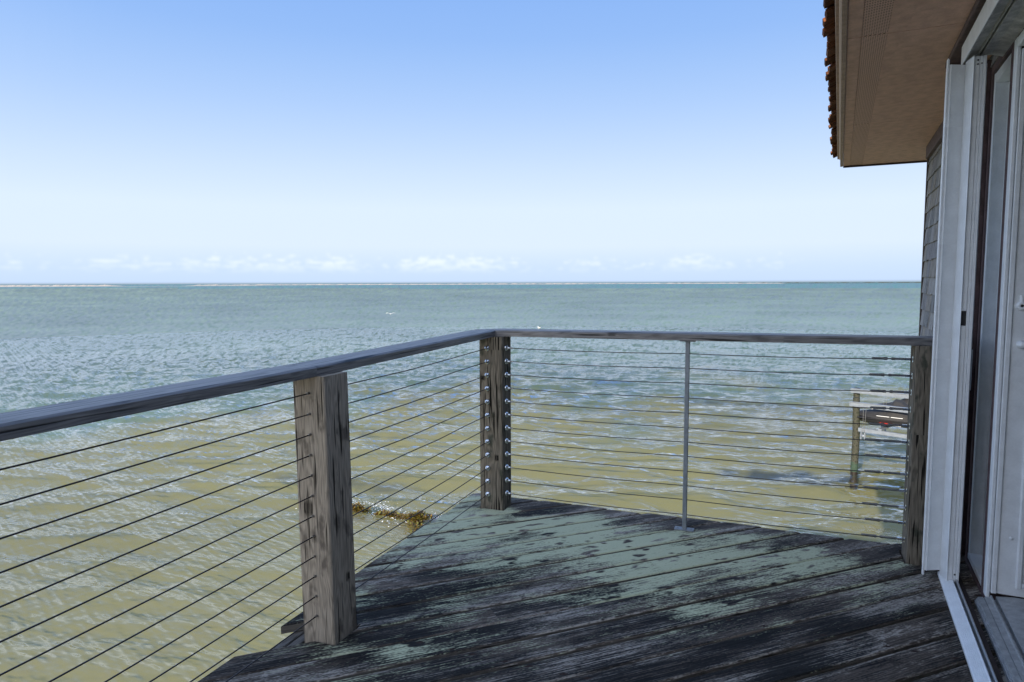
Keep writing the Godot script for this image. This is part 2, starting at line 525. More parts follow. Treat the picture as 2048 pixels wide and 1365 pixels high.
func body_color(x: float, z: float, r: float) -> Color:
	# green water of the sound, with lighter and darker drifts
	var n1 := gust.get_noise_2d(x * 0.9, z * 0.9 + 300.0)
	var c := GREENISH * (1.0 + 0.35 * n1 + 0.2 * gust.get_noise_2d(x * 0.12 + 900.0, z * 0.12))
	# a cloud of silt stirred up on the shoal off the house, torn at its edge
	var ex := (x + 3.0) / 33.0
	var ez := (z + 14.0) / 36.0
	var d0 := sqrt(ex * ex + ez * ez) + 0.55 * gust.get_noise_2d(x * 1.2 + 70.0, z * 0.8) + 0.22 * warp.get_noise_2d(x * 1.3, z * 0.9)
	c = c.lerp(SILTY * (1.0 + 0.22 * n1), smoothstep(1.22, 0.86, d0))
	c.a = 1.0
	# the dredged channel along the far side has an edge of its own
	if -z + 0.05 * x + 40.0 * gust.get_noise_2d(x * 0.06, z * 0.06) > 820.0:
		c = CHANNEL
	if r < 80.0:
		# long dark patches in the water colour
		for b in [[0.5, -29.0, 2.6, 0.75, 0.9], [0.8, -45.2, 7.5, 0.55, 0.6], [-16.0, -21.8, 3.2, 0.55, 0.55], [-21.5, -30.0, 4.0, 0.7, 0.3]]:
			var dx: float = (x - b[0] + 0.3 * (z - b[1])) / b[2]
			var dz: float = (z - b[1]) / b[3]
			var d := dx * dx + dz * dz + 1.3 * warp.get_noise_2d(x * 5.0, z * 5.0)
			if d < 1.6:
				c = c.lerp(DARK_PATCH, clampf((1.6 - d) * 0.8, 0.0, 1.0) * b[4])
	elif r > 90.0 and r < 900.0:
		# whitecaps
		var q := cap.get_noise_2d(x * 0.22, z * 0.11)
		if q > 0.95 - 0.02 * gust.get_noise_2d(x, z):
			c = c.lerp(Color(0.8, 0.82, 0.82), 0.8)
	return c

func build_water() -> void:
	warp.seed = 3; warp.frequency = 0.11; warp.fractal_octaves = 2
	gust.seed = 6; gust.frequency = 0.028; gust.fractal_octaves = 3
	cap.seed = 9; cap.frequency = 0.5; cap.fractal_octaves = 1
	make_waves()
	var nw := WKX.size()
	var az := PackedFloat32Array()
	var yaw := 21.6
	var a := -180.0
	while a < 180.0 - 0.01:
		az.append(a)
		a += 0.105 if absf(a) < 45.0 else 3.0
	var rad := PackedFloat32Array()
	rad.append(0.5); rad.append(3.0)
	var inv := 1.0 / 4.5
	while 1.0 / inv < 13000.0:
		rad.append(1.0 / inv)
		var r := 1.0 / inv
		inv -= (1.2 if r > 11.0 else 3.5) / (7.54 * 682.0)
		if inv <= 0.00008:
			break
	rad.append(14000.0)
	var nc := az.size()
	var nr := rad.size()
	var P := PackedVector3Array(); P.resize(nc * nr)
	var N := PackedVector3Array(); N.resize(nc * nr)
	var C := PackedColorArray(); C.resize(nc * nr)
	var i := 0
	for ri in nr:
		var r := rad[ri]
		var step := r * r / (7.54 * 682.0) * 1.1
		for ci in nc:
			var t := deg_to_rad(az[ci] - yaw)
			var x := sin(t) * r
			var z := -cos(t) * r
			var hgt := 0.0
			var sx := 0.0
			var sz := 0.0
			if r < 420.0:
				var gu := 1.0 + 0.55 * gust.get_noise_2d(x, z)
				var amp := calm(x, z) * gu
				var wx := warp.get_noise_2d(x, z) * 0.5
				var wz := warp.get_noise_2d(x + 90.0, z) * 0.5
				var qx := x + wx
				var qz := z + wz
				for w in nw:
					if WLE[w] < 0.6 and r > 90.0:
						break
					var kx := WKX[w]
					var kz := WKZ[w]
					var ph := qx * kx + qz * kz + WPH[w]
					var e := WAM[w] * exp(sin(ph) - 1.0)
					var dd := e * cos(ph)
					hgt += e
					sx += dd * kx
					sz += dd * kz
					var dg := dd * 0.10 * WLE[w]
					qx -= kx * dg
					qz -= kz * dg
				hgt = (hgt - 0.16) * amp
				var keep := 1.0 - 0.72 * smoothstep(26.0, 95.0, r)
				sx *= amp * keep
				sz *= amp * keep
				hgt *= keep * (1.0 - smoothstep(78.0, 112.0, r))
			if r > 22.0:
				var far := smoothstep(22.0, 80.0, r)
				sx += 0.13 * far * cap.get_noise_2d(ci * 0.55, ri * 1.3)
				sz += 0.24 * far * cap.get_noise_2d(ci * 0.55 + 4000.0, ri * 1.3)
			P[i] = Vector3(x, WATER_Y + hgt, z)
			N[i] = Vector3(-sx, 1.0, -sz).normalized()
			var c := body_color(x, z, r)
			C[i] = c
			i += 1
	var mesh := ArrayMesh.new()
	var cuts := [0.0, 30.0, 45.0, 65.0, 88.0, 115.0, 140.0, 200.0, 290.0, 420.0, 600.0, 20000.0]
	for part in cuts.size() - 1:
		var I := PackedInt32Array()
		var r0 := -1
		var r1 := -1
		for ri in nr - 1:
			if rad[ri] >= cuts[part] and rad[ri] < cuts[part + 1]:
				if r0 < 0:
					r0 = ri
				r1 = ri
		I.resize((r1 - r0 + 1) * nc * 6)
		var k := 0
		var base := r0 * nc
		for ri in range(r0, r1 + 1):
			for ci in nc:
				var c2 := (ci + 1) % nc
				var p0 := ri * nc + ci - base
				var p1 := ri * nc + c2 - base
				I[k] = p0; I[k + 1] = p0 + nc; I[k + 2] = p1 + nc
				I[k + 3] = p0; I[k + 4] = p1 + nc; I[k + 5] = p1
				k += 6
		var arr := []
		arr.resize(Mesh.ARRAY_MAX)
		arr[Mesh.ARRAY_VERTEX] = P.slice(base, (r1 + 2) * nc)
		arr[Mesh.ARRAY_NORMAL] = N.slice(base, (r1 + 2) * nc)
		arr[Mesh.ARRAY_COLOR] = C.slice(base, (r1 + 2) * nc)
		arr[Mesh.ARRAY_INDEX] = I
		mesh.add_surface_from_arrays(Mesh.PRIMITIVE_TRIANGLES, arr)
		# near by, a clear skin over turbid water; far off, ripples too fine to tell apart count as roughness
		var wm: StandardMaterial3D = M.water.duplicate()
		wm.roughness = [0.06, 0.09, 0.14, 0.20, 0.25, 0.33, 0.36, 0.39, 0.42, 0.45, 0.48][part]
		wm.metallic_specular = [0.5, 0.5, 0.48, 0.45, 0.42, 0.7, 0.7, 0.7, 0.7, 0.7, 0.7][part]
		if part < 5:
			wm.vertex_color_use_as_albedo = false
			wm.albedo_color = Color(0.6, 0.65, 0.55, 0.02)
			wm.transparency = BaseMaterial3D.TRANSPARENCY_ALPHA
		else:
			wm.normal_enabled = false
		mesh.surface_set_material(part, wm)
	var o := MeshInstance3D.new()
	o.name = "water"
	o.mesh = mesh
	add_child(o)
	o.set_meta("kind", "structure")
	# the turbid water itself, a little below its skin
	var P2 := PackedVector3Array()
	var C2 := PackedColorArray()
	var I2 := PackedInt32Array()
	var n2 := 0
	var a2 := []
	var ang := -180.0
	while ang < 180.0 - 0.01:
		a2.append(ang)
		ang += 0.3 if absf(ang) < 48.0 else 4.0
	inv = 1.0 / 0.5
	var r2 := [0.5, 2.0, 4.0, 6.0]
	while r2[-1] < 117.0:
		r2.append(1.0 / (1.0 / r2[-1] - (4.0 if r2[-1] < 60.0 else 1.5) / (7.54 * 682.0)))
	for r in r2:
		for q in a2:
			var t := deg_to_rad(q - yaw)
			var x: float = sin(t) * r
			var z: float = -cos(t) * r
			P2.append(Vector3(x, WATER_Y - lerpf(0.25, 0.012, smoothstep(70.0, 113.0, r)), z))
			C2.append(body_color(x, z, r))
	var m2 := a2.size()
	for ri in r2.size() - 1:
		for ci in m2:
			var c2 := (ci + 1) % m2
			I2.append_array([ri * m2 + ci, (ri + 1) * m2 + ci, (ri + 1) * m2 + c2, ri * m2 + ci, (ri + 1) * m2 + c2, ri * m2 + c2])
	var N2 := PackedVector3Array(); N2.resize(P2.size()); N2.fill(Vector3.UP)
	var arr2 := []
	arr2.resize(Mesh.ARRAY_MAX)
	arr2[Mesh.ARRAY_VERTEX] = P2
	arr2[Mesh.ARRAY_NORMAL] = N2
	arr2[Mesh.ARRAY_COLOR] = C2
	arr2[Mesh.ARRAY_INDEX] = I2
	var mesh2 := ArrayMesh.new()
	mesh2.add_surface_from_arrays(Mesh.PRIMITIVE_TRIANGLES, arr2)
	var mud := put_mesh("turbid_water", mesh2, M.turbid)
	mud.set_meta("kind", "structure")
	print("water ", nc, " x ", nr)

# Long low sand islands on the horizon.
func island(r: float, a0: float, a1: float, top: float, sd: int, m: Material, bush := 0.0) -> void:
	var nz := FastNoiseLite.new(); nz.seed = sd; nz.frequency = 0.9; nz.fractal_octaves = 3
	var st := new_st()
	var n := int((a1 - a0) / 0.12)
	var prev := []
	for k in n + 1:
		var az := a0 + (a1 - a0) * k / n
		var t := deg_to_rad(az - 21.6)
		var f := minf(1.0, minf(k, n - k) / 8.0)
		var h: float = top * f * (0.45 + 0.55 * clampf(0.5 + 0.9 * nz.get_noise_1d(az * 2.0), 0.0, 1.0)) + 0.05
		var d := Vector3(sin(t), 0, -cos(t))
		var cur := [d * (r - 40.0) + Vector3(0, WATER_Y - 0.3, 0), d * r + Vector3(0, WATER_Y + h, 0), d * (r + 120.0) + Vector3(0, WATER_Y + h * 0.7, 0), d * (r + 190.0) + Vector3(0, WATER_Y - 0.3, 0)]
		if k > 0:
			for j in 3:
				quad(st, prev[j], cur[j], cur[j + 1], prev[j + 1], Vector3.UP - d)
		prev = cur
	var o := put("barrier_island" if bush == 0.0 else "wooded_shore", st, m)
	o.set_meta("kind", "structure")

# ------------------------------------------------------------------ deck
func board_mesh(poly: PackedVector2Array, cup: float) -> ArrayMesh:
	# poly in (x, z); a plank 38 mm thick with eased top edges
	var st := new_st()
	var side := new_st()
	var cb := cos(deg_to_rad(BETA))
	var sb := sin(deg_to_rad(BETA))
	if Geometry2D.is_polygon_clockwise(poly):
		poly.reverse()
	var inner := PackedVector2Array()
	var n := poly.size()
	for i in n:
		var p: Vector2 = poly[i]
		var e0: Vector2 = (p - poly[(i + n - 1) % n]).normalized()
		var e1: Vector2 = (poly[(i + 1) % n] - p).normalized()
		var n0 := Vector2(-e0.y, e0.x)
		var n1 := Vector2(-e1.y, e1.x)
		var b := n0 + n1
		inner.append(p + b / maxf(b.dot(n1), 0.2) * 0.006)
	var uvf := func(p: Vector2) -> Vector2:
		return Vector2((p.x * cb - p.y * sb - DU0) / DUL, (p.x * sb + p.y * cb - DV0) / DVL)
	for i in n:
		var j := (i + 1) % n
		var a: Vector2 = poly[i]
		var b: Vector2 = poly[j]
		var e := b - a
		var out := Vector3(e.y, 0, -e.x)
		var ua: Vector2 = uvf.call(a)
		var ub: Vector2 = uvf.call(b)
		var el := e.length()
		quad(side, Vector3(a.x, -0.038, a.y), Vector3(b.x, -0.038, b.y), Vector3(b.x, cup - 0.005, b.y), Vector3(a.x, cup - 0.005, a.y), out, Vector2(0.0, 0.0), Vector2(0.0, el), Vector2(0.12, el), Vector2(0.12, 0.0))
		var c: Vector2 = inner[j]
		var d: Vector2 = inner[i]
		quad(st, Vector3(a.x, cup - 0.005, a.y), Vector3(b.x, cup - 0.005, b.y), Vector3(c.x, cup, c.y), Vector3(d.x, cup, d.y), out.normalized() + Vector3.UP, ua, ub, uvf.call(c), uvf.call(d))
	var ix := Geometry2D.triangulate_polygon(inner)
	for k in range(0, ix.size(), 3):
		var a: Vector2 = inner[ix[k]]
		var b: Vector2 = inner[ix[k + 1]]
		var c: Vector2 = inner[ix[k + 2]]
		tri(st, Vector3(a.x, cup, a.y), Vector3(b.x, cup, b.y), Vector3(c.x, cup, c.y), uvf.call(a), uvf.call(b), uvf.call(c), Vector3.UP)
	ix = Geometry2D.triangulate_polygon(poly)
	for k in range(0, ix.size(), 3):
		var a: Vector2 = poly[ix[k]]
		var b: Vector2 = poly[ix[k + 1]]
		var c: Vector2 = poly[ix[k + 2]]
		tri(side, Vector3(a.x, -0.038, a.y), Vector3(b.x, -0.038, b.y), Vector3(c.x, -0.038, c.y), uvf.call(a), uvf.call(b), uvf.call(c), Vector3.DOWN)
	var mesh := st.commit()
	side.commit(mesh)
	mesh.surface_set_material(0, M.deck)
	mesh.surface_set_material(1, M.joist)
	return mesh

func hp(s: float, o: float) -> Vector2:     # house frame to deck plan (x, z)
	var t := deg_to_rad(-HOUSE_TURN)
	return Vector2(HOUSE_AT.x + sin(t) * s + cos(t) * o, HOUSE_AT.z - cos(t) * s + sin(t) * o)

func build_deck() -> void:
	rng.seed = 99
	var deck := thing("wooden_deck", "weathered grey deck of diagonal planks with black mildew and pale green lichen", "deck")
	var w0 := hp(1.6, 0.150)
	var w1 := hp(-3.55, 0.150)
	var cb := cos(deg_to_rad(BETA))
	var sb := sin(deg_to_rad(BETA))
	var e := Vector2(cb, -sb)
	var nrm := Vector2(sb, cb)
	var posts := [rect(-1.658, -3.792, -1.502, -3.640), rect(-1.668, -2.185, -1.515, -2.022), rect(0.582, -3.795, 0.735, -3.630)]
	for k in range(-2, 38):
		var v0 := LINE0 + PITCH * k + 0.0068 + rng.randf_range(-0.0018, 0.0018)
		var v1 := LINE0 + PITCH * (k + 1) - 0.0068 + rng.randf_range(-0.0018, 0.0018)
		var skew := rng.randf_range(-0.003, 0.003)
		var strip := PackedVector2Array([nrm * v0 - e * 6.0, nrm * (v0 + skew) + e * 6.0, nrm * (v1 + skew) + e * 6.0, nrm * v1 - e * 6.0])
		var lx := -1.806 + rng.randf_range(-0.012, 0.006)
		var fz := -3.897 + rng.randf_range(-0.012, 0.010)
		var area := PackedVector2Array([Vector2(lx, 1.04), Vector2(lx, fz), Vector2(w0.x + (fz - w0.y) * -0.0694, fz), w1])
		if k == 7:      # sawn off beside the post
			area = PackedVector2Array([Vector2(-1.600, 1.04), Vector2(-1.600, fz), Vector2(w0.x + (fz - w0.y) * -0.0694, fz), w1])
		var got := Geometry2D.intersect_polygons(strip, area)
		for p in got:
			var pieces := [p]
			for q in posts:
				var next := []
				for s in pieces:
					for c in Geometry2D.clip_polygons(s, q):
						next.append(c)
				pieces = next
			for s in pieces:
				if s.size() < 3:
					continue
				var ar := 0.0
				for i in s.size():
					ar += s[i].cross(s[(i + 1) % s.size()])
				if absf(ar) < 0.002:
					continue
				put_mesh("deck_board", board_mesh(s, rng.randf_range(-0.004, 0.0)), null, deck)
	var uvs := Vector2(3.4, 0.8)
	for x in [-1.752, -1.708]:
		var st := new_st()
		bar(st, Vector3(x - 0.019, -0.235, -3.86), Vector3(x + 0.019, -0.042, 1.0), 0.003, uvs, Vector2(x, x * 3.0))
		put("rim_joist", st, M.joist, deck)
	for z in [-3.862, -3.818]:
		var st := new_st()
		bar(st, Vector3(-1.68, -0.235, z - 0.019), Vector3(0.78, -0.042, z + 0.019), 0.003, uvs, Vector2(z, z * 3.0))
		put("rim_joist", st, M.joist, deck)
	for k in 7:
		var z := -3.35 + k * 0.6
		var st := new_st()
		bar(st, Vector3(-1.68, -0.235, z - 0.019), Vector3(0.60, -0.042, z + 0.019), 0.003, uvs, Vector2(k * 0.31, 0.2))
		put("joist", st, M.joist, deck)
	for q in [[-1.55, -3.1], [-1.55, 0.4], [0.3, -3.1]]:
		var st := new_st()
		tube(st, [Vector3(q[0], WATER_Y - 0.8, q[1]), Vector3(q[0], -0.24, q[1])], [0.14, 0.13], 14)
		put("piling", st, M.piling, deck)

# ------------------------------------------------------------------ railings
func cable_ys(a: float, b: float) -> Array:
	var out := []
	for i in 12:
		out.append(lerpf(a, b, i / 11.0))
	return out

func dome(parent: Node, p: Vector3, ax: Vector3) -> void:
	var st := new_st()
	var r := 0.0175
	lathe(st, p, ax, [Vector2(r, 0.0), Vector2(r, 0.003), Vector2(r * 0.92, 0.007), Vector2(r * 0.72, 0.0115), Vector2(r * 0.42, 0.0145), Vector2(0.006, 0.0155), Vector2(0.006, 0.028), Vector2(0.0001, 0.028)], 16)
	put("dome_fitting", st, M.chrome, parent)

func build_railings() -> void:
	rng.seed = 7
	var uvp := Vector2(3.0, 0.95)
	# ---- left section, out over the water
	var a := thing("cable_railing", "cable railing with square tan and grey timber posts meeting at the deck corner", "railing")
	var st := new_st()
	bar(st, Vector3(-1.652, -0.60, -3.786), Vector3(-1.506, 1.026, -3.646), 0.005, uvp, Vector2(0.13, 0.3))
	var corner := put("corner_post", st, M.post_grey, a)
	corner.set_meta("label", "dark grey corner post with two columns of polished dome fittings")
	st = new_st()
	var lean := Transform3D(Basis(Vector3(0.140, 0, 0), Vector3(-0.020, 1.0, -0.004), Vector3(0, 0, 0.145)), Vector3(-1.592, 0, -2.103))
	lean.basis.x = lean.basis.x.normalized(); lean.basis.z = lean.basis.z.normalized()
	var xf := lean * Transform3D(Basis(Vector3(1, 0, 0), Vector3(0, 0, -1), Vector3(0, 1, 0)), Vector3.ZERO)
	sweep(st, cham(0.142, 0.150, 0.005), -0.03, 1.002, xf, uvp, Vector2(0.02, 0.03))
	var lp := put("post", st, M.post_tan, a)
	lp.set_meta("label", "tan square post with a dark knot")
	st = new_st()
	bar(st, Vector3(-1.672, -0.03, 0.93), Vector3(-1.530, 0.996, 1.03), 0.005, uvp, Vector2(0.4, 0.1))
	put("post", st, M.post_grey, a)
	# top rail, two straight lengths
	var rp := [Vector3(-1.632, 1.046, -3.70), Vector3(-1.640, 1.021, -2.10), Vector3(-1.648, 1.016, 1.0)]
	for k in 1:
		st = new_st()
		for j in 2:
			var p0: Vector3 = rp[j]
			var p1: Vector3 = rp[j + 1]
			var d := (p1 - p0)
			var l := d.length()
			d /= l
			var side := d.cross(Vector3.UP).normalized()
			var b := Basis(side, side.cross(d), d)
			var prof := PackedVector2Array([Vector2(-0.070, -0.0195), Vector2(0.070, -0.0195), Vector2(0.070, 0.012), Vector2(0.063, 0.0185), Vector2(-0.063, 0.0185), Vector2(-0.070, 0.012)])
			if j == 0:
				# mitred at the corner
				sweep_mitre(st, prof, Transform3D(b, p0), 0.0, l, 1.0)
			else:
				sweep(st, prof, 0.0, l, Transform3D(b, p0), Vector2(3.6, 0.6), Vector2(0.0, 0.6 * 1.6))
		put("top_rail", st, M.rail, a)
	var yc := cable_ys(0.958, 0.084)
	var yl := cable_ys(0.938, 0.092)
	for i in 12:
		var p0 := Vector3(-1.600, yc[i], -3.640)
		var p1 := Vector3(-1.596 - yl[i] * 0.012, yl[i], -2.103)
		var p2 := Vector3(-1.600, yl[i] - 0.006, 1.0)
		st = new_st()
		var pts := [p0]
		for k in range(1, 5):
			var f := k / 5.0
			pts.append(p0.lerp(p1, f) - Vector3(0, 0.010 * sin(PI * f) * rng.randf_range(0.4, 1.0), 0))
		pts.append(p1)
		for k in range(1, 6):
			var f := k / 6.0
			pts.append(p1.lerp(p2, f) - Vector3(0, 0.008 * sin(PI * f) * rng.randf_range(0.4, 1.0), 0))
		pts.append(p2)
		var rr := []
		for q in pts:
			rr.append(0.0024)
		tube(st, pts, rr, 7)
		var c := put("cable", st, M.cable, a)
		st = new_st()
		var fp := Vector3(-1.596 - yl[i] * 0.012, yl[i] + 0.0, -2.103 + 0.074)
		tube(st, [fp - Vector3(0, 0, 0.004), fp + Vector3(0, 0, 0.010)], [0.0055, 0.0045], 8)
		put("grommet", st, M.steel, c)
		dome(corner, Vector3(-1.600 + rng.randf_range(-0.001, 0.001), yc[i], -3.6462), Vector3(0, 0, 1))
		dome(corner, Vector3(-1.5058, yc[i], -3.700), Vector3(1, 0, 0))
	# ---- far section
	var b := thing("cable_railing", "cable railing with a slim grey steel post running from corner post to the house", "railing")
	st = new_st()
	bar(st, Vector3(0.588, -0.60, -3.786), Vector3(0.729, 1.040, -3.640), 0.005, uvp, Vector2(0.55, 0.62))
	var rpost := put("post", st, M.post_grey, b)
	rpost.set_meta("label", "cracked dark timber post beside the folded shutter")
	var q0 := Vector3(-1.632, 1.046, -3.748)
	var q1 := Vector3(0.80, 1.060, -3.728)
	st = new_st()
	var dd := (q1 - q0)
	var ll := dd.length()
	dd /= ll
	var sd := dd.cross(Vector3.UP).normalized()
	sweep_mitre(st, PackedVector2Array([Vector2(-0.070, -0.0195), Vector2(0.070, -0.0195), Vector2(0.070, 0.012), Vector2(0.063, 0.0185), Vector2(-0.063, 0.0185), Vector2(-0.070, 0.012)]), Transform3D(Basis(sd, sd.cross(dd), dd), q0), 0.0, ll, -1.0)
	put("top_rail", st, M.rail, b)
	# steel post
	st = new_st()
	bar(st, Vector3(-0.471, 0.004, -3.711), Vector3(-0.449, 1.028, -3.689), 0.002)
	var sp := put("steel_post", st, M.paint_post, b)
	st = new_st()
	bar(st, Vector3(-0.512, -0.001, -3.722), Vector3(-0.410, 0.006, -3.676), 0.001)
	for sx in [-1.0, 1.0]:
		lathe(st, Vector3(-0.461 + sx * 0.036, 0.006, -3.699), Vector3.UP, [Vector2(0.007, 0.0), Vector2(0.006, 0.003), Vector2(0.0001, 0.0045)], 8)
	put("base_plate", st, M.paint_post, sp)
	st = new_st()
	bar(st, Vector3(-0.50, 1.0265, -3.722), Vector3(-0.42, 1.0305, -3.678), 0.001)
	put("top_plate", st, M.paint_post, sp)
	var yr := cable_ys(0.971, 0.091)
	for i in 12:
		var p0 := Vector3(-1.492, yc[i], -3.700)
		var p2 := Vector3(0.588, yr[i] + rng.randf_range(-0.002, 0.002), -3.700)
		var p1 := p0.lerp(p2, 0.495) - Vector3(0, rng.randf_range(0.001, 0.004), 0)
		st = new_st()
		var pts := []
		var rr := []
		for k in 7:
			var f := k / 6.0
			pts.append(p0.lerp(p1, f) - Vector3(0, 0.006 * sin(PI * f), 0)); rr.append(0.0023)
		for k in range(1, 7):
			var f := k / 6.0
			pts.append(p1.lerp(p2 - Vector3(0.03, 0, 0), f) - Vector3(0, 0.006 * sin(PI * f), 0)); rr.append(0.0023)
		tube(st, pts, rr, 7)
		var c := put("cable", st, M.cable, b)
		# swaged sleeve at the corner
		st = new_st()
		var dr := (p2 - p0).normalized()
		tube(st, [p0 - dr * 0.012, p0 + dr * 0.030, p0 + dr * 0.032], [0.0048, 0.0048, 0.003], 8)
		put("sleeve", st, M.steel, c)
		# turnbuckle: two sleeves and a bracket
		st = new_st()
		var off := rng.randf_range(-0.012, 0.012)
		var e0 := p2 - dr * (0.185 + off)
		tube(st, [e0, e0 + dr * 0.006, e0 + dr * 0.052, e0 + dr * 0.056, e0 + dr * 0.066, e0 + dr * 0.070, e0 + dr * 0.082], [0.0035, 0.0062, 0.0062, 0.0075, 0.0075, 0.0035, 0.0030], 9)
		tube(st, [e0 + dr * 0.082, e0 + dr * 0.086, e0 + dr * 0.096, e0 + dr * 0.099, p2 - dr * 0.030], [0.0035, 0.0070, 0.0070, 0.0055, 0.0055], 9)
		put("turnbuckle", st, M.steel, c)
		st = new_st()
		bar(st, p2 + Vector3(-0.0035, -0.014, -0.010), p2 + Vector3(0.0005, 0.014, 0.010), 0.001)
		bar(st, p2 + Vector3(-0.034, -0.006, -0.006), p2 + Vector3(-0.0035, 0.006, 0.006), 0.0015)
		put("bracket", st, M.chrome, c)

# A sweep whose start is cut at 45 degrees across x (sign tells which side is longer).
func sweep_mitre(st: SurfaceTool, poly: PackedVector2Array, xf: Transform3D, t0: float, t1: float, sgn: float) -> void:
	var n := poly.size()
	var uvs := Vector2(3.6, 0.6)
	var ccw := not Geometry2D.is_polygon_clockwise(poly)
	var per := 0.0
	var start := func(p: Vector2) -> float: return t0 + sgn * p.x
	for i in n:
		var p: Vector2 = poly[i]
		var q: Vector2 = poly[(i + 1) % n]
		var e := q - p
		var o2 := Vector2(e.y, -e.x) if ccw else Vector2(-e.y, e.x)
		var l := e.length()
		quad(st, xf * Vector3(p.x, p.y, start.call(p)), xf * Vector3(q.x, q.y, start.call(q)), xf * Vector3(q.x, q.y, t1), xf * Vector3(p.x, p.y, t1), xf.basis * Vector3(o2.x, o2.y, 0),
			Vector2(per, t0) * uvs, Vector2(per + l, t0) * uvs, Vector2(per + l, t1) * uvs, Vector2(per, t1) * uvs)
		per += l
	var ix := Geometry2D.triangulate_polygon(poly)
	for k in range(0, ix.size(), 3):
		var a: Vector2 = poly[ix[k]]
		var b: Vector2 = poly[ix[k + 1]]
		var c: Vector2 = poly[ix[k + 2]]
		tri(st, xf * Vector3(a.x, a.y, start.call(a)), xf * Vector3(b.x, b.y, start.call(b)), xf * Vector3(c.x, c.y, start.call(c)), a, b, c, xf.basis * Vector3(0, 0, -1))
		tri(st, xf * Vector3(a.x, a.y, t1), xf * Vector3(b.x, b.y, t1), xf * Vector3(c.x, c.y, t1), a, b, c, xf.basis * Vector3(0, 0, 1))

# ------------------------------------------------------------------ house
func hbar(called: String, m: Material, parent: Node, o0: float, o1: float, y0: float, y1: float, s0: float, s1: float, b := 0.002) -> MeshInstance3D:
	var st := new_st()
	bar(st, Vector3(o0, y0, -s1), Vector3(o1, y1, -s0), b, Vector2(1.5, 1.0))
	return put(called, st, m, parent)

